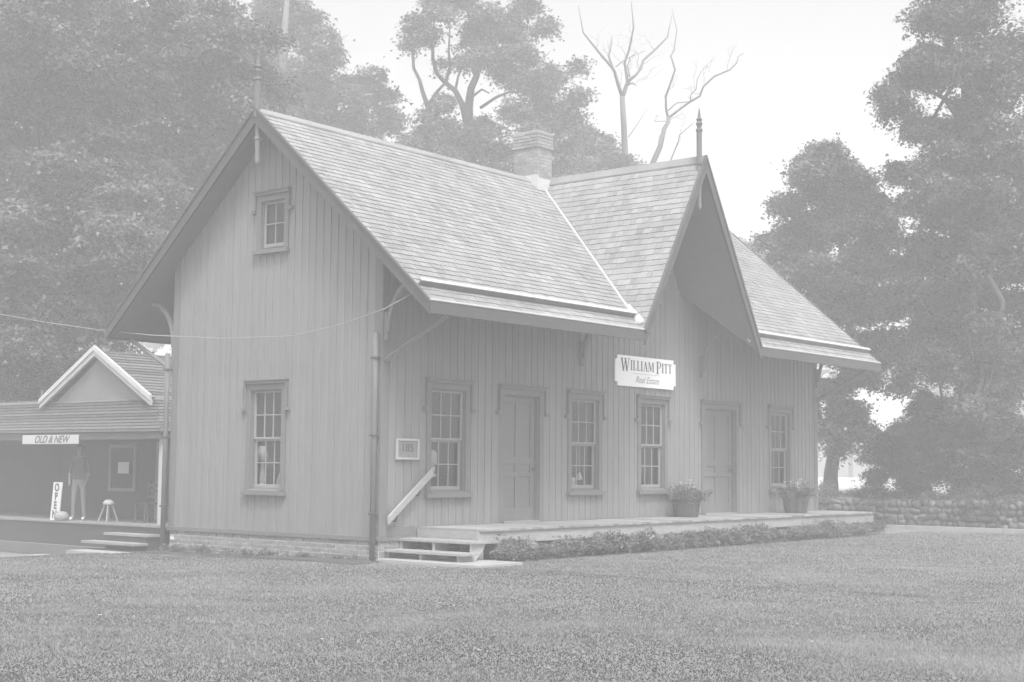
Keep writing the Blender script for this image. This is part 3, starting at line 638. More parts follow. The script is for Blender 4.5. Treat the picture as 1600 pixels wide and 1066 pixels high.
for x0, x1 in ((-OG-.02, XC-HW+.03), (XC+HW-.03, L+OG+.02)):
    MB().box(x0, x1, -O-.035, -O+.03, ZE-.0, ZE+.030).build('drip_edge', M['edge'], roof, bevel=.005)
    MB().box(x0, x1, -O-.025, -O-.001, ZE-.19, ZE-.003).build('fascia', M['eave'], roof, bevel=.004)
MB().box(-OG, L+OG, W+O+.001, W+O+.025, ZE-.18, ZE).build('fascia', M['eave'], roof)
# bargeboards
for xx in (-OG-.04, L+OG+.002):
    for s_ in (-1, 1):
        ye = W/2+s_*(W/2+O); b = MB()
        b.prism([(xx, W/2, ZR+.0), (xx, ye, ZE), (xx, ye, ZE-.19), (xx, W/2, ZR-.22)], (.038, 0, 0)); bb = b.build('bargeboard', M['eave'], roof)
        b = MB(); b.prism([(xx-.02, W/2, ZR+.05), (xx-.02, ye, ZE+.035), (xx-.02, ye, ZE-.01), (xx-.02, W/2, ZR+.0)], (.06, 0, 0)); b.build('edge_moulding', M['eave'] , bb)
for s_ in (-1, 1):
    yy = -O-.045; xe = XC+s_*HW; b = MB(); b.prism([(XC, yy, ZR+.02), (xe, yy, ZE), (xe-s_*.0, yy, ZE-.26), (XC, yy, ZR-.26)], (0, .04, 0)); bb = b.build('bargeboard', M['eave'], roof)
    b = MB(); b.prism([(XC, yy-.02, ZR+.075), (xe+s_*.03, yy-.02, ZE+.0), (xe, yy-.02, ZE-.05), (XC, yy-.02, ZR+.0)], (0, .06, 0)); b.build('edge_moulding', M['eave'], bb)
# brackets
def bracket(x, y, s_, foot, strut=True, tone=.6):
    """knee brace in a plane x = const, going out in direction s_ along y"""
    b = MB(); hx = .035
    b.box(x-hx, x+hx, *sorted((y, y+s_*.06)), foot-.12, foot+.32)
    bo = b.build('bracket', M['trim'], st_, tone=tone, bevel=.005)
    b = MB(); pts = []
    for k in range(9):
        q_ = k/8*math.pi/2; pts.append((y+s_*(.07+.62*(1-math.cos(q_))), foot+.02+.80*math.sin(q_)))
    for (y0, z0), (y1, z1) in zip(pts[:-1], pts[1:]):
        d = np.array([y1-y0, z1-z0]); n = np.array([-d[1], d[0]])/np.linalg.norm(d)*.032
        b.hexa([(x-hx*.8, y0-n[0], z0-n[1]), (x+hx*.8, y0-n[0], z0-n[1]), (x+hx*.8, y0+n[0], z0+n[1]), (x-hx*.8, y0+n[0], z0+n[1]), (x-hx*.8, y1-n[0], z1-n[1]), (x+hx*.8, y1-n[0], z1-n[1]), (x+hx*.8, y1+n[0], z1+n[1]), (x-hx*.8, y1+n[0], z1+n[1])])
    b.build('curved_brace', M['trim'], bo, tone=tone)
    if strut:
        b = MB(); b.tube([(x, y, foot-.42), (x, y+s_*(O-.08), ZE-.17)], .042, 4); b.build('strut', M['trim'], bo, tone=tone)
bracket(.04, -.024, -1, 3.5); bracket(5.17, -.02, -1, 3.42, False); bracket(9.32, -.02, -1, 3.42, False); bracket(L-.05, -.024, -1, 3.45)
bracket(.04, W+.01, 1, 3.5, tone=.75)
# finials
def finial(x, y, z, h, r, pend):
    b = MB(); b.lathe((x, y, z-.12), [(r, 0), (r, h*.62), (r*1.25, h*.63), (r*1.25, h*.67), (r*.75, h*.69), (r*.95, h*.74), (r*1.25, h*.78), (r*.75, h*.82), (r*1.15, h*.86), (r*.6, h*.90), (r*.5, h*.95), (r*.12, h*1.08)], 16)
    fo_ = b.build('finial', M['trim'], roof, tone=.0, smooth=False)
    x2 = x+(.03 if y > 0 else 0); b = MB(); zz = pend
    b.lathe((x2, y, zz), [(r*.15, -.06), (r*.55, -.03), (r*.75, .0), (r*.65, .12), (r*.75, .36), (r*1.0, .38), (r*1.0, .41), (r*.7, .43), (r*.8, .78)], 16); b.build('pendant', M['trim'], fo_, tone=.5)
finial(-OG+.0, W/2, ZR, 1.0, .062, 6.45); finial(XC-.15, -O+.02, ZR, 1.0, .052, 6.37)
# chimney
cx0, cy0, cw_, cl_ = 6.82, 2.30, .47, .62
b = MB(); b.box(cx0+.012, cx0+cw_-.012, cy0+.012, cy0+cl_-.012, 6.7, 8.30); ch = b.build('chimney', M['cmortar'], st_)
b = MB(); rr = 0; z = 6.78
while z < 8.28:
    off = (.0 if rr % 2 else .105); g_ = .022 if 7.99 < z else 0
    if 7.95 < z < 8.03: g_ = .03
    for ax in (0, 1):
        Ln = cw_ if ax == 0 else cl_; u = -off
        while u < Ln:
            a, e_ = max(u, 0)+.0, min(u+.2, Ln); u += .212
            if e_-a < .03: continue
            a -= g_ if a == 0 else 0; e_ += g_ if e_ == Ln else 0; tn = random.random()
            if ax == 0: b.box(cx0+a, cx0+e_, cy0-g_, cy0+.05, z, z+.056, tn); b.box(cx0+a, cx0+e_, cy0+cl_-.05, cy0+cl_+g_, z, z+.056, tn)
            else: b.box(cx0-g_-.0005, cx0+.05, cy0+a+.0007, cy0+e_-.0007, z+.0005, z+.0555, tn); b.box(cx0+cw_-.05, cx0+cw_+g_+.0005, cy0+a+.0007, cy0+e_-.0007, z+.0005, z+.0555, tn)
    z += .067; rr += 1
o = b.build('brick', M['cbrick'], ch, tones=True); o['kind'] = 'stuff'
MB().box(cx0-.01, cx0+cw_+.01, cy0-.01, cy0+cl_+.01, 8.29, 8.33).build('chimney_cap', M['cmortar'], ch, tone=.2)
b = MB(); b.box(cx0-.03, cx0+cw_+.03, cy0-.035, cy0-.005, 7.0, 7.34); b.box(cx0-.035, cx0-.004, cy0-.03, cy0+cl_+.03, 7.1, 7.40); b.build('chimney_flashing', M['edge'], ch)

# ------------------------------------------------------------------ deck and steps
DX0, DX1, DD, ZD = .82, 14.65, 1.31, .50
dk = thing('platform_deck', (7.5, -.6, 0), 'long low weathered wooden deck along the front of the station', 'deck')
n = 98; pw = (DX1-DX0)/n; D0 = wloc(dk)
pm = MB().box(-pw/2+.003, pw/2-.003, -DD-.03, -.035, -.035, 0).mesh('plank', M['deck'])
for i in range(n):
    o = link('plank', pm, dk, tone=random.random()); o.location = Vector((DX0+pw*(i+.5), 0, ZD+.003*(random.random()-.5)))-D0
xs = [DX0, 4.3, 7.75, 11.2, DX1]
for a, b_ in zip(xs[:-1], xs[1:]): MB().box(a+.003, b_-.003, -DD, -DD+.04, ZD-.225, ZD-.037).build('rim_board', M['rim'], dk, tone=.3+.5*random.random(), bevel=.004)
MB().box(DX0+.001, DX0+.04, -DD+.041, -.03, ZD-.225, ZD-.037).build('rim_board', M['rim'], dk, tone=.35, bevel=.004)
MB().box(DX1-.04, DX1-.001, -DD+.041, -.03, ZD-.225, ZD-.037).build('rim_board', M['rim'], dk, tone=.5, bevel=.004)
for x, yo in ((DX0+.05, -.005), (3.6, .045), (6.35, .045), (11.75, .045), (DX1-.06, .045)): MB().box(x-.05, x+.05, -DD+yo, -DD+yo+.1, -.2, ZD-(.04 if yo > 0 else .228)).build('post', M['rim'], dk, tone=.6)
MB().box(DX0+.2, DX1-.2, -.1, -.04, ZD-.22, ZD-.04).build('joist', M['rim'], dk)
sp = thing('wooden_steps', (.5, -.7, 0), 'open wooden steps of two treads at the left end of the deck', 'steps')
for x0, x1, z in ((.42, .80, .335), (.10, .47, .175)): MB().box(x0, x1, -1.52 if x0 > .3 else -1.60, -.02 if x0 > .3 else .0-.02, z-.04, z).build('tread', M['deck'], sp, tone=.7, bevel=.004)
for y in (-.74, -.06):
    b = MB(); b.prism([(.16, y, .02), (.16, y, .133), (.45, y, .133), (.45, y, .293), (.775, y, .293), (.775, y, .02)], (0, .045, 0)); b.build('stringer', M['rim'], sp, tone=.6)
b = MB(); b.prism([(.16, -1.475, .045), (.16, -1.475, .133), (.45, -1.475, .133), (.45, -1.475, .293), (.775, -1.475, .293), (.775, -1.475, .25), (.56, -1.475, .045)], (0, .03, 0)); b.build('side_board', M['rim'], sp, tone=.75)
o = MB().box(-.12, .9, -2.1, .0-.06, -.15, .045).build('concrete_pad', M['concrete'], bevel=.01); tag(o, 'flat concrete pad on the grass at the foot of the wooden steps', 'pad')
hr = thing('handrail', (.55, -.06, .9), 'sloping pale wooden handrail fixed to the wall beside the steps', 'handrail')
b = MB(); b.hexa([(.08, -.13, .55), (.08, -.085, .55), (1.08, -.085, 1.30), (1.08, -.13, 1.30), (.08, -.13, .68), (.08, -.085, .68), (1.08, -.085, 1.43), (1.08, -.13, 1.43)]); b.build('rail', M['deck'], hr, tone=.75, bevel=.008)
for x, z in ((.3, .72), (.82, 1.11)): b = MB(); b.tube([(x, 0, z-.12), (x, -.06, z-.12), (x, -.1, z)], .012, 6); b.build('rail_bracket', M['iron'], hr)

# planting under the deck
cl = []
x = DX0+.25
while x < DX1-.1:
    k = .09+.10*random.random()*(.6+.4*math.sin(x*1.7)); cl.append((x, -DD-.16+.22*(random.random()-.5), .09+.12*random.random(), k*1.3, k*1.1, k*1.25)); x += .07
o = link('ground_cover', leaf_mesh('ground_cover', cl, 90000, .024, M['leafC'], .2, .6), tone=0.); o['kind'] = 'stuff'; o['label'] = 'low leafy ground cover along the foot of the deck'
cl = [(-.25+.2*random.random(), y, .0, .12, .15, .05) for y in np.arange(.4, 5, .25)]
o = link('foundation_weeds', leaf_mesh('foundation_weeds', cl, 5000, .02, M['leafC'], .2, .6), tone=0.); o['kind'] = 'stuff'; o['label'] = 'sparse weeds along the brick foundation'

# ------------------------------------------------------------------ flower tubs
def tub(x, y, label, seed):
    r = thing('flower_tub', (x, y, ZD), label, 'flower tub', 'flower tubs on the deck'); N = 18
    for k in range(N):     # staves
        a0, a1 = 2*math.pi*k/N+.012, 2*math.pi*(k+1)/N-.012; b = MB(); q_ = []
        for z, ro in ((0, .235), (.34, .29)):
            q_.append([(x+rr_*math.cos(a), y+rr_*math.sin(a), ZD+.003+z) for rr_, a in ((ro, a0), (ro, a1), (ro-.025, a1), (ro-.025, a0))])
        b.hexa(q_[0]+q_[1]); b.build('stave', M['tub'], r, tone=random.random())
    for z, ro in ((.06, .249), (.26, .281)):
        b = MB(); b.lathe((x, y, ZD+z), [(ro-.006, 0), (ro, .0), (ro+.007, .035), (ro-.001, .035)], 32); b.build('hoop', M['iron'], r)
    MB().lathe((x, y, ZD+.02), [(.21, 0), (.25, .27)], 20).build('soil', M['soil'], r)
    cl = [(rng.normal()*.15, rng.normal()*.15, .38+.10*rng.random(), .13, .13, .10) for _ in range(20)]+[(rng.normal()*.22, rng.normal()*.22, .45+.16*rng.random(), .06, .06, .05) for _ in range(18)]
    o = link('foliage', leaf_mesh('foliage', cl, 9000, .022, M['leafC'], .15, .4), r, tone=0.)
    for k in range(11 if seed else 9):
        a = 6.28*rng.random(); rr_ = .05+.28*rng.random(); z = .56+.16*rng.random(); c = (x+rr_*math.cos(a), y+rr_*math.sin(a), ZD+z); b = MB()
        for j in range(6):
            t_ = j*math.pi/3; u1 = np.array([math.cos(t_), math.sin(t_), .8]); u2 = np.array([math.cos(t_+.5), math.sin(t_+.5), .9]); u3 = np.array([math.cos(t_-.5), math.sin(t_-.5), .9])
            b.add([np.array(c), np.array(c)+u3*.03, np.array(c)+u1*.046, np.array(c)+u2*.03], [(0, 1, 2, 3)])
        b.tube([(x+rr_*.5*math.cos(a), y+rr_*.5*math.sin(a), ZD+.34), c], .003, 4); b.build('flower', M['petal'], r)
tub(8.12, -.42, 'wooden half barrel tub of small white flowers left of the second door', 0)
tub(12.25, -.62, 'wooden half barrel tub of white flowers under the rightmost window', 1)

# ------------------------------------------------------------------ signs
def letters(f, txt, u0, u1, z0, z1, out, name, m, parent, mirror=1, slant=0.):
    """condensed serif capitals from strokes; first letters of words are taller"""
    SER = .055
    GL_ = {'I': (.34, [((.17, 0), (.17, 1), .17)], [(.02, .32, 0), (.02, .32, 1)]),
           'L': (.56, [((.17, 0), (.17, 1), .17), ((.50, 0), (.52, .22), .04)], [(.02, .54, 0), (.02, .32, 1)]),
           'W': (1.15, [((.14, 1), (.38, 0), .17), ((.38, 0), (.60, 1), .06), ((.58, 1), (.80, 0), .17), ((.80, 0), (1.04, 1), .06)], [(.0, .30, 1), (.46, .72, 1), (.92, 1.15, 1)]),
           'A': (.74, [((.10, 0), (.36, 1), .06), ((.36, 1), (.62, 0), .17), ((.18, .33), (.50, .33), .05)], [(.0, .22, 0), (.48, .74, 0)]),
           'M': (.98, [((.12, 0), (.16, 1), .06), ((.18, 1), (.48, .08), .17), ((.48, .08), (.78, 1), .06), ((.82, 1), (.84, 0), .17)], [(.0, .24, 0), (.70, .98, 0), (.04, .26, 1), (.74, .94, 1)]),
           'P': (.66, [((.17, 0), (.17, 1), .17), ((.17, .98), (.45, .96), .05), ((.45, .97), (.57, .85), .12), ((.57, .88), (.57, .62), .14), ((.57, .66), (.42, .50), .10), ((.46, .49), (.2, .49), .05)], [(.02, .34, 0), (.02, .3, 1)]),
           'T': (.62, [((.31, 0), (.31, 1), .17), ((.03, 1), (.03, .80), .04), ((.59, 1), (.59, .80), .04)], [(.0, .62, 1), (.17, .45, 0)])}
    sc = []; tot = 0
    for i, ch_ in enumerate(txt):
        if ch_ == ' ': sc.append(None); tot += .28; continue
        big = i == 0 or txt[i-1] == ' '; k = 1.18 if big else .92; sc.append(k); tot += (GL_[ch_][0]+.07)*k
    s_ = (u1-u0)/tot; u = u0; b = MB(); lay = 0
    H = z1-z0
    for ch_, k in zip(txt, sc):
        if k is None: u += .28*s_; continue
        wd, stk, ser = GL_[ch_]; h = H if k > 1 else H*.76; zt = z0+H*.08 if k < 1 else z0
        zb_ = z1-H*.02-h if k > 1 else z1-H*.14-h
        def q4(p):
            nonlocal lay
            lay += 1; o0 = out+.0003*(lay % 9); b.add([f(u+a*s_*k, o0, zb_+c*h) for a, c in p], [(0, 1, 2, 3)])
        for (a0, c0), (a1, c1), t_ in stk:
            if abs(c1-c0)*1.2 > abs(a1-a0): q4([(a0-t_/2, c0), (a0+t_/2, c0), (a1+t_/2, c1), (a1-t_/2, c1)])
            else: q4([(a0, c0-t_/2), (a1, c1-t_/2), (a1, c1+t_/2), (a0, c0+t_/2)])
        for a0, a1, c in ser: q4([(a0, c-SER*(c > .5)), (a1, c-SER*(c > .5)), (a1, c+SER*(c < .5)), (a0, c+SER*(c < .5))])
        u += (wd+.07)*k*s_
    me = b.mesh(name, m, wloc(parent), fix=False); return link(name, me, parent)
def ftext(txt, f, u, z, size, out, name, m, parent, sx=1, shear=0, flip=1, rot=0, bold=0):
    c = bpy.data.curves.new('t', 'FONT'); c.body = txt; c.size = size; c.shear = shear; c.align_x = 'CENTER'; c.align_y = 'CENTER'; c.offset = bold; c.extrude = .001
    t_ = bpy.data.objects.new('t', c); COL.objects.link(t_); bpy.context.view_layer.update()
    me = bpy.data.meshes.new_from_object(t_.evaluated_get(bpy.context.evaluated_depsgraph_get())); bpy.data.objects.remove(t_)
    off = wloc(parent)
    for v in me.vertices:
        x, y = v.co.x*sx, v.co.y; x, y = x*math.cos(rot)-y*math.sin(rot), x*math.sin(rot)+y*math.cos(rot)
        v.co = Vector(f(u+flip*x, out+v.co.z, z+y))-off
    me.materials.clear(); me.materials.append(m); me.name = name
    for p_ in me.polygons: p_.material_index = 0
    return link(name, me, parent)
sg = thing('office_sign', (7.3, -.04, 3.0), 'white board sign with notched corners on the front wall above the middle windows', 'sign')
SX0, SX1, SZ0, SZ1 = 6.23, 8.33, 3.00, 3.585; nc = .075
b = MB(); b.prism([(SX0+nc, -.05, SZ0), (SX1-nc, -.05, SZ0), (SX1-nc, -.05, SZ0+nc), (SX1, -.05, SZ0+nc), (SX1, -.05, SZ1-nc), (SX1-nc, -.05, SZ1-nc), (SX1-nc, -.05, SZ1), (SX0+nc, -.05, SZ1), (SX0+nc, -.05, SZ1-nc), (SX0, -.05, SZ1-nc), (SX0, -.05, SZ0+nc), (SX0+nc, -.05, SZ0+nc)], (0, .03, 0))
b.build('sign_board', M['white'], sg)
letters(F, 'WILLIAM PITT', SX0+.17, SX1-.13, 3.29, 3.535, .052, 'lettering', M['ink'], sg)
ftext('Real Estate', F, (SX0+SX1)/2+.03, 3.135, .185, .053, 'lettering', M['paleink'], sg, 1.0, .45)
b = MB(); wbox(b, F, SX0+.6, SX1-.55, .0505, .0525, 3.248, 3.254); b.build('rule_line', M['paleink'], sg)
pq = thing('number_plaque', (.55, -.03, 1.7), 'small framed plaque with a number beside the corner of the front wall', 'plaque')
b = MB(); wbox(b, F, .33, .81, .017, .035, 1.56, 1.87); b.build('plaque_board', M['siding'], pq, tone=.55)
b = MB()
for a in ((.31, .83, 1.845, 1.88), (.31, .83, 1.55, 1.585)): wbox(b, F, a[0], a[1], .017, .055, a[2], a[3])
for a in ((.31, .345), (.795, .83)): wbox(b, F, a[0], a[1], .018, .054, 1.5855, 1.8445)
b.build('plaque_frame', M['pale'], pq, bevel=.004); ftext('185', F, .57, 1.73, .17, .037, 'lettering', M['ink'], pq, 1.15)

# ------------------------------------------------------------------ things in the windows
def lamp(x, y, z, rs, hs, label, base_h=.3):
    r = thing('table_lamp', (x, y, z), label, 'lamp')
    MB().lathe((x, y, z), [(.07, 0), (.07, .015), (.03, .04), (.05, base_h*.4), (.03, base_h*.8), (.012, base_h)], 14).build('lamp_base', M['white'], r, smooth=True)
    MB().lathe((x, y, z+base_h-.03), [(rs, 0), (rs*.5, hs)], 20).build('lamp_shade', M['white'], r, smooth=True)
def table(x0, x1, y0, y1, z, label):
    r = thing('side_table', ((x0+x1)/2, (y0+y1)/2, .47), label, 'table'); MB().box(x0, x1, y0, y1, z-.03, z).build('table_top', M['darkwood'], r)
    for x in (x0+.03, x1-.03):
        for y in (y0+.03, y1-.03): MB().box(x-.02, x+.02, y-.02, y+.02, .47, z-.03).build('leg', M['darkwood'], r)
table(.2, .75, 2.2, 3.5, 1.02, 'dark table inside the lower gable window'); lamp(.30, 3.06, 1.02, .12, .26, 'white cone shaded lamp seen through the lower gable window', .52)
r = thing('paper_stack', (.40, 2.72, 1.02), 'pale papers leaning behind the right panes of the lower gable window', 'papers')
for k in range(4): b = MB(); b.hexa([(.26+.03*k, 2.5+.05*k, 1.023), (.38+.03*k, 2.6+.05*k, 1.023), (.44+.03*k, 2.82+.05*k, 1.023), (.42+.03*k, 2.82+.05*k, 1.023), (.39+.03*k, 2.58+.05*k, 1.28-.03*k), (.41+.03*k, 2.58+.05*k, 1.28-.03*k), (.47+.03*k, 2.8+.05*k, 1.31-.03*k), (.45+.03*k, 2.8+.05*k, 1.31-.03*k)]); b.build('sheet', M['paper'], r)
table(1.2, 1.75, .16, .6, 1.28, 'dark stand inside the leftmost front window')
r = thing('globe_lamp', (1.47, .25, 1.28), 'white globe lamp in the left lower panes of the leftmost front window', 'lamp')
MB().lathe((1.47, .25, 1.28), [(.06, 0), (.07, .03), (.03, .06), (.05, .12), (.045, .17)], 14).build('lamp_base', M['white'], r, smooth=True)
MB().lathe((1.47, .25, 1.46), [(.03, 0), (.075, .04), (.1, .11), (.09, .18), (.05, .24), (.03, .25)], 18).build('lamp_globe', M['white'], r, smooth=True)
table(5.0, 5.6, .16, .7, 1.02, 'dark table inside the window left of the middle'); lamp(5.30, .28, 1.02, .13, .2, 'low white lamp shade in the window right of the first door', .08)
r = thing('hanging_bell', (5.46, .21, 1.3), 'small white bell hanging in the window right of the first door', 'bell')
MB().lathe((5.46, .21, 1.22), [(.055, 0), (.05, .03), (.035, .1), (.015, .13), (.01, .16)], 14).build('bell_body', M['white'], r, smooth=True)
MB().tube([(5.46, .21, 1.37), (5.46, .21, 1.85)], .012, 6).build('cord', M['pale'], r)

# ------------------------------------------------------------------ stone wall on the right
sw = thing('stone_wall', (19.7, 0, 0), 'low fieldstone retaining wall beyond the kerb at the right', 'wall')
MB().box(19.55, 19.95, -8.5, 9, -.2, .66).build('wall_core', M['soil'], sw)
sm = []
for k in range(7):
    bm = bmesh.new(); bmesh.ops.create_icosphere(bm, subdivisions=1, radius=.5); rs = random.Random(k)
    for v in bm.verts: v.co = Vector((v.co.x*.7, math.copysign(abs(v.co.y)**.7, v.co.y)*.92, math.copysign(abs(v.co.z)**.7, v.co.z)*.92))*(1+.14*(rs.random()-.5))
    me = bpy.data.meshes.new('stone'); bm.to_mesh(me); bm.free(); me.materials.append(M['stone']); me.polygons.foreach_set('use_smooth', [True]*len(me.polygons)); sm.append(me)
cnt = 0
for row in range(4):
    y = -7.0+.15*(row % 2)
    while y < 3.2 and cnt < 298:
        ln = .12+.15*random.random(); ln *= random.choice((.8, 1, 1, 1.4)); hh = .17+.10*(random.random()-.5)
        o = link('stone', random.choice(sm), sw, tone=random.random()); o.location = (-.17+.05*random.random(), y+ln/2, .075+row*.165+.07*(random.random()-.5)); o.scale = (.34, ln*1.1, hh*1.15); o.rotation_euler = (.9*(random.random()-.5), .3*random.random(), .3*(random.random()-.5)); y += ln*.97; cnt += 1
cl = []
for k in range(70):
    y = -7.5+14*random.random(); cl.append((19.75+.5*random.random(), y, .66+.14*random.random(), .3, .35, .16))
for k in range(30): cl.append((19.42, -7+12*random.random(), .35+.35*random.random(), .12, .3, .2))
for k in range(26): cl.append((20.3+.6*random.random(), -7+15*random.random(), .85+.2*random.random(), .4, .5, .3))
o = link('ivy', leaf_mesh('ivy', cl, 60000, .032, M['leafB'], .2, .5), tone=0.); o['kind'] = 'stuff'; o['label'] = 'loose ivy and weeds over the top of the stone wall'

# pale house far right
p = at(1350, 757, 84); hz = float(hgt(p[0], p[1])); hx, hy = float(p[0]), float(p[1])
ph = thing('pale_house', (hx, hy, hz), 'pale clapboard house glimpsed between the trees beyond the station end', 'house')
dirx = np.array([AR[0], AR[1]])/np.hypot(AR[0], AR[1]); diry = np.array([AF[0], AF[1]])/np.hypot(AF[0], AF[1])
def hp(a, d, z): return (hx+dirx[0]*a+diry[0]*d, hy+dirx[1]*a+diry[1]*d, hz+z)
def hbox(b, a0, a1, d0, d1, z0, z1): return b.hexa([hp(a0, d0, z0), hp(a1, d0, z0), hp(a1, d1, z0), hp(a0, d1, z0), hp(a0, d0, z1), hp(a1, d0, z1), hp(a1, d1, z1), hp(a0, d1, z1)])
hw_ = hbox(MB(), -4.5, 3.5, 0, 7, -.5, 2.9).build('wall', M['clap'], ph)
b = MB()
for k in range(17): b.hexa([hp(-4.5, -.03, .0+k*.17), hp(3.5, -.03, .0+k*.17), hp(3.5, 0, k*.17), hp(-4.5, 0, k*.17), hp(-4.5, -.008, .165+k*.17), hp(3.5, -.008, .165+k*.17), hp(3.5, 0, .165+k*.17), hp(-4.5, 0, .165+k*.17)])
b.build('clapboard', M['clap'], hw_)['kind'] = 'stuff'
b = MB(); b.add([hp(-4.9, -.5, 2.75), hp(3.9, -.5, 2.75), hp(3.9, 3.5, 5.9), hp(-4.9, 3.5, 5.9), hp(3.9, 7.5, 2.75), hp(-4.9, 7.5, 2.75), hp(-4.9, 3.5, 5.7), hp(3.9, 3.5, 5.7)], [(0, 1, 2, 3), (3, 2, 4, 5), (0, 3, 5), (1, 4, 2)]); b.build('roof', M['palroof'], ph)
hbox(MB(), -.9, -.65, -.05, -.031, 0, 2.75).build('downpipe', M['clap'], ph, tone=0)
for a in (-3.6, .5): 
    f_ = hbox(MB(), a, a+.9, -.06, -.031, .9, 2.2).build('window', M['white'], ph); hbox(MB(), a+.08, a+.82, -.075, -.061, .98, 2.12).build('pane', M['dark'], f_)
hbox(MB(), .3, .75, 2.9, 3.4, 5.2, 6.5).build('chimney', M['brick'], ph)

# ------------------------------------------------------------------ shop at the left
XS, FZ, GZ = 3.5, .12, -.42
sh_ = thing('small_shop', (XS, 12.5, GZ), 'small single storey shop with white edged gable and shaded porch', 'shop')
Y0, Y1 = 9.85, 21.0
# body
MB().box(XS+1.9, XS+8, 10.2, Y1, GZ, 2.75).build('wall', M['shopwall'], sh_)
b = MB(); b.prism([(XS+.12, 10.55, 2.72), (XS+.12, 14.45, 2.72), (XS+.12, 12.5, 3.86)], (.1, 0, 0)); b.build('gable', M['shopface'], sh_)
def rooft(pA, pB, pC, pD, rows, name='roof', th=.03):   # pA-pB eave, pC above pB, pD above pA
    pA, pB, pC, pD = (np.array(q_, float) for q_ in (pA, pB, pC, pD)); b = MB(); nrm = np.cross(pB-pA, pD-pA); nrm /= np.linalg.norm(nrm); nrm *= np.sign(nrm[2])
    for i in range(rows):
        a0, a1 = i/rows, min(1, (i+1.35)/rows); l0, r0, l1, r1 = pA+(pD-pA)*a0, pB+(pC-pB)*a0, pA+(pD-pA)*a1, pB+(pC-pB)*a1
        b.hexa([l0-nrm*.03, r0-nrm*.03, r1-nrm*.03, l1-nrm*.03, l0+nrm*th, r0+nrm*th, r1+nrm*.004, l1+nrm*.004], random.random())
    return b.build(name, M['shoproof'], sh_, tones=True)
ZA = 4.02
rooft((XS, 10.45, 2.88), (XS+9, 10.45, 2.88), (XS+9, 12.5, ZA), (XS, 12.5, ZA), 16)
rooft((XS, 14.55, 2.88), (XS+9, 14.55, 2.88), (XS+9, 12.5, ZA), (XS, 12.5, ZA), 16)
# porch roof with a hip at the right end
rooft((XS-.15, Y0, 2.14), (XS-.15, Y1, 2.14), (XS+.14, Y1, 2.9), (XS+.14, Y0+.55, 2.9), 11)
rooft((XS+2.2, Y0-.0, 2.14), (XS-.15, Y0, 2.14), (XS+.14, Y0+.55, 2.9), (XS+2.2, Y0+.55, 2.9), 11)
rooft((XS+.14, 14.5, 2.9), (XS+.14, Y1, 2.9), (XS+4, Y1, 3.1), (XS+4, 14.5, 3.1), 14)
# rake boards
for s_ in (-1, 1):
    ye = 12.5+s_*2.12; dz = 2.12*.555
    for o_n, (t0, t1, xo) in enumerate(((.11, .0, -.08), (-.002, -.12, -.05))):
        b = MB(); b.prism([(XS+xo, 12.5, ZA+t0), (XS+xo, ye, ZA-dz+t0), (XS+xo, ye, ZA-dz+t1), (XS+xo, 12.5, ZA+t1)], (.07, 0, 0)); b.build('rake_board', M['pale'], sh_, tone=.5 if o_n else .75)
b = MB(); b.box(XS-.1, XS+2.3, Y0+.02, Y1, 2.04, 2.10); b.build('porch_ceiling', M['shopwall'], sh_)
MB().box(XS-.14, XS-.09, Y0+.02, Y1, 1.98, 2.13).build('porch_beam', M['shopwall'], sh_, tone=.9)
for y in (10.02, 16.9): MB().box(XS+.0, XS+.13, y-.065, y+.065, FZ, 2.03).build('porch_post', M['pale'], sh_, tone=.6, bevel=.01)
n = 26
for k in range(n): MB().box(XS-.15+k*.08, XS-.15+(k+1)*.08-.005, Y0-.1, Y1, FZ-.04, FZ).build('floor_plank', M['deck'], sh_, tone=.1+.3*random.random())
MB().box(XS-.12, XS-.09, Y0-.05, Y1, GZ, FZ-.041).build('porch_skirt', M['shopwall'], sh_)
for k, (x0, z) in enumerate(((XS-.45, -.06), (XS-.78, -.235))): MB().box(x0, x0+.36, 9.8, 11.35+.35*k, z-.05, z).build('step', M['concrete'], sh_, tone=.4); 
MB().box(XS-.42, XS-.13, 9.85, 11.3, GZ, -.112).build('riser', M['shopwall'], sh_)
f3 = uv(XS+1.9)
b = MB()
for y0, y1, z0, z1 in ((13.5, 14.4, .85, 1.83),): 
    for a in ((y0-.08, y1+.08, z1, z1+.08), (y0-.1, y1+.1, z0-.08, z0), (y0-.08, y0, z0, z1), (y1, y1+.08, z0, z1)): wbox(b, f3, a[0], a[1], .001, .05, a[2], a[3])
wn = b.build('window', M['pale'], sh_, tone=.15); b = MB(); wbox(b, f3, 13.5, 14.4, .001, .02, .85, 1.83); b.build('pane', M['dark'], wn)
b = MB(); wbox(b, f3, 12.5, 12.62, .001, .05, FZ, 1.98); b.build('wall_trim', M['pale'], sh_, tone=.1)
b = MB(); wbox(b, f3, 15.5, 16.5, .001, .04, FZ, 1.98); wbox(b, f3, 15.62, 16.38, .041, .06, 1.0, 1.85); b.build('door', M['darkwood'], sh_)
sb_ = MB(); wbox(sb_, f3, 10.9, 11.9, .001, .04, .9, 1.8); sb_.build('shutter', M['darkwood'], sh_)
o = MB(); wbox(o, f3, 13.66, 14.1, .052, .058, 1.2, 1.48); o = o.build('window_notice', M['paper']); tag(o, 'square white paper notice in the shop window on the porch', 'notice')
f2 = uv(XS-.17)
bs = thing('banner_sign', (XS-.2, 13.8, 2.0), 'long white painted sign under the porch eave of the shop', 'sign')
b = MB(); wbox(b, f2, 12.80, 15.05, 0, .025, 1.885, 2.095); b.build('sign_board', M['pale'], bs, tone=.75)
ftext('OLD & NEW', f2, 13.87, 1.985, .235, .028, 'lettering', M['ink'], bs, 1.05, .45, flip=-1, bold=.004)
f1 = uv(XS+.1)
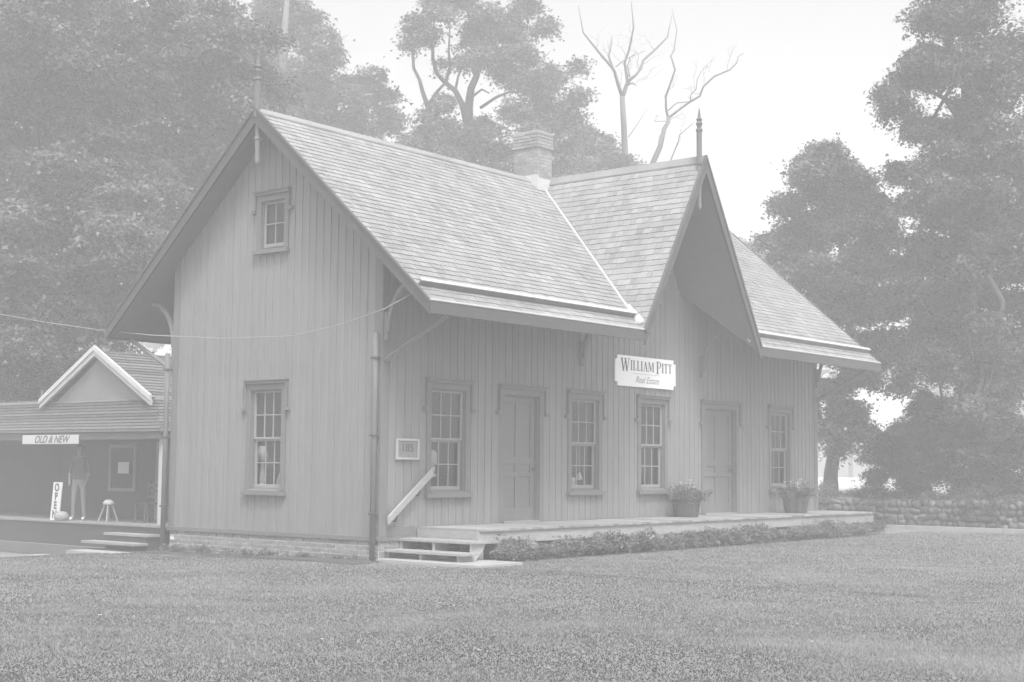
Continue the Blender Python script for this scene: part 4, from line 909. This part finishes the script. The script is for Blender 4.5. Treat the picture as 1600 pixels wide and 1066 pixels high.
op = thing('open_sign', (XS+.1, 14.0, FZ), 'upright white sign with stacked dark letters leaning on the shop porch', 'sign')
b = MB(); y0, y1 = 13.72, 14.05
b.hexa([f1(y0, .10, FZ), f1(y1, .10, FZ), f1(y1, .13, FZ), f1(y0, .13, FZ), f1(y0-.07, .08, 1.0), f1(y1-.07, .08, 1.0), f1(y1-.07, .11, 1.0), f1(y0-.07, .11, 1.0)]); b.build('sign_board', M['white'], op, tone=.3)
for k, c in enumerate('OPEN'):
    z = .87-k*.205; oo = .131-.02*(z-FZ)/.88
    ftext(c, f1, 13.885-.07*(z-FZ)/.88, z, .24, oo+.006, 'lettering', M['ink'], op, 1, 0, flip=-1, bold=.006)
o = MB(); o.lathe((XS+.02, 13.66, FZ), [(.12, 0), (.17, .03), (.16, .14), (.1, .2), (.03, .21)], 12); o = o.build('cloth_bag', M['pale'], smooth=True, tone=.2); tag(o, 'slumped pale bag beside the foot of the upright sign', 'bag')
# stool
r = thing('small_stool', (XS+.35, 12.25, FZ), 'small stool with rounded pale top and splayed legs on the shop porch', 'stool')
X_, Y_ = XS+.35, 12.33; MB().lathe((X_, Y_, FZ+.38), [(.11, 0), (.13, .02), (.125, .06), (.08, .11), (.02, .125)], 16).build('seat', M['pale'], r, smooth=True)
for sx_ in (-1, 1):
    for sy in (-1, 1): MB().tube([(X_+sx_*.06, Y_+sy*.06, FZ+.38), (X_+sx_*.15, Y_+sy*.16, FZ)], [.018, .022], 6).build('leg', M['pale'], r, tone=.2)
# chair
r = thing('wooden_chair', (XS+.8, 11.5, FZ), 'dark slat backed chair on the shop porch between the stool and the white post', 'chair')
X_, Y_ = XS+.8, 11.5; MB().box(X_-.21, X_+.21, Y_-.21, Y_+.21, FZ+.42, FZ+.45).build('seat', M['tub'], r, tone=.8)
for sx_ in (-1, 1):
    for sy in (-1, 1): MB().box(X_+sx_*.18-.02, X_+sx_*.18+.02, Y_+sy*.18-.02, Y_+sy*.18+.02, FZ, FZ+(.92 if sx_ > 0 else .42)).build('leg', M['tub'], r, tone=.9)
for z in (.55, .67, .80): MB().box(X_+.17, X_+.19, Y_-.16, Y_+.16, FZ+z, FZ+z+.07).build('slat', M['tub'], r, tone=1)
# person
def person(x, y, z, yaw):
    r = thing('person', (x, y, z), 'person in dark top, grey trousers and white shoes standing on the shop porch', 'person')
    J = {'pel': (0, 0, .93, .135, .10), 'wst': (0, .0, 1.08, .15, .11), 'chs': (0, .0, 1.28, .165, .115), 'shc': (0, .01, 1.43, .10, .07), 'nk': (0, .0, 1.50, .045, .045), 'hd': (0, -.015, 1.585, .062, .08), 'ht': (0, 0, 1.67, .088, .105), 'hx': (0, 0, 1.73, .06, .075)}
    for s_, n in ((-1, 'l'), (1, 'r')):
        J.update({n+'hip': (s_*.09, 0, .86, .095, .09), n+'kn': (s_*.115, -.015, .48, .058, .06), n+'an': (s_*.13, .02, .09, .042, .042), n+'to': (s_*.145, -.13, .035, .038, .03),
                  n+'sh': (s_*.17, 0, 1.41, .06, .055), n+'el': (s_*.235, .03, 1.13, .042, .042), n+'wr': (s_*.20, -.10, .92, .028, .03), n+'hn': (s_*.18, -.15, .86, .03, .02)})
        for q_ in range(4): J[n+'f%d' % q_] = (s_*(.165+.012*q_), -.17-.006*q_, .79+.008*abs(q_-1), .009, .009)
        J[n+'th'] = (s_*.15, -.175, .84, .011, .011)
    Ed = [('pel', 'wst'), ('wst', 'chs'), ('chs', 'shc'), ('shc', 'nk'), ('nk', 'hd'), ('hd', 'ht'), ('ht', 'hx')]
    for n in 'lr': Ed += [('pel', n+'hip'), (n+'hip', n+'kn'), (n+'kn', n+'an'), (n+'an', n+'to'), ('shc', n+'sh'), (n+'sh', n+'el'), (n+'el', n+'wr'), (n+'wr', n+'hn'), (n+'hn', n+'th')]+[(n+'hn', n+'f%d' % q_) for q_ in range(4)]
    ks = list(J); me = bpy.data.meshes.new('body'); me.from_pydata([J[k][:3] for k in ks], [(ks.index(a), ks.index(b_)) for a, b_ in Ed], [])
    o = bpy.data.objects.new('body', me); COL.objects.link(o); mo = o.modifiers.new('skin', 'SKIN'); mo.use_smooth_shade = True
    for i, k in enumerate(ks): me.skin_vertices[0].data[i].radius = J[k][3:5]; me.skin_vertices[0].data[i].use_root = (k == 'pel')
    sb = o.modifiers.new('sub', 'SUBSURF'); sb.levels = 3; sb.render_levels = 3
    bpy.context.view_layer.update(); m2 = bpy.data.meshes.new_from_object(o.evaluated_get(bpy.context.evaluated_depsgraph_get())); bpy.data.objects.remove(o)
    m2.materials.clear(); [m2.materials.append(M[k]) for k in ('skin', 'shirt', 'trouser', 'white')]
    for p_ in m2.polygons:
        c = p_.center; p_.material_index = 3 if c.z < .075 else 2 if c.z < .95 and not (abs(c.x) > .125 and c.y < -.085 and c.z > .7) and not (abs(c.x) > .17 and c.z > .88) else 1 if c.z < 1.47 and not (abs(c.x) > .135 and c.z < 1.1) else 0
    for v in m2.vertices:   # face: nose and chin
        if v.co.z > 1.55 and v.co.y < -.05: v.co.y -= .02*math.exp(-((v.co.x/.014)**2+((v.co.z-1.635)/.02)**2))
        for ex in (-.032, .032): v.co.y += (.012*math.exp(-(((v.co.x-ex)/.014)**2+((v.co.z-1.665)/.012)**2)) if v.co.y < 0 and v.co.z > 1.6 else 0)
    b_ = link('body', m2, r); 
    hb = bmesh.new(); bmesh.ops.create_icosphere(hb, subdivisions=3, radius=.1)
    for v in hb.verts: v.co = Vector((v.co.x*.92, v.co.y*1.02+.018, v.co.z*1.0+1.685)); 
    bmesh.ops.delete(hb, geom=[v for v in hb.verts if v.co.y < -.045 and v.co.z < 1.70], context='VERTS'); hm = bpy.data.meshes.new('hair'); hb.to_mesh(hm); hb.free(); link('hair', hm, r, M['hair'])
    r.rotation_euler = (0, 0, yaw)
person(XS+.3, 13.42, FZ, RD(-52))

# overhead cable
A = at(640, 459, depth_of((-.1, -1.2, 4.1))); pts = []
ctrl = [(-40, 484, 29), (67, 503, 27.6), (150, 515, 26.6), (237, 524, 25.5), (351, 529, 24.3), (458, 525, 23.2), (540, 505, 22.2), (600, 483, 21.7), (642, 460, 21.4)]
b = MB(); b.tube([at(*c) for c in ctrl], .009, 6); o = b.build('overhead_cable', M['cable'], smooth=True); tag(o, 'thin sagging overhead cable crossing the station gable from the left', 'cable')

# haze: one closed box of even air around everything, added to lift the dark tones
o = MB().box(-270, 310, -270, 310, -2, 27).build('added_haze', M['dark']); o['kind'] = 'stuff'
hm = bpy.data.materials.new('added_haze'); hm.use_nodes = True; t = hm.node_tree; t.nodes.clear(); oo = t.nodes.new('ShaderNodeOutputMaterial'); pv = t.nodes.new('ShaderNodeVolumePrincipled')
pv.inputs['Density'].default_value = ADDED_HAZE; pv.inputs['Color'].default_value = (.97, .97, .97, 1); t.links.new(pv.outputs[0], oo.inputs['Volume']); o.data.materials.clear(); o.data.materials.append(hm)
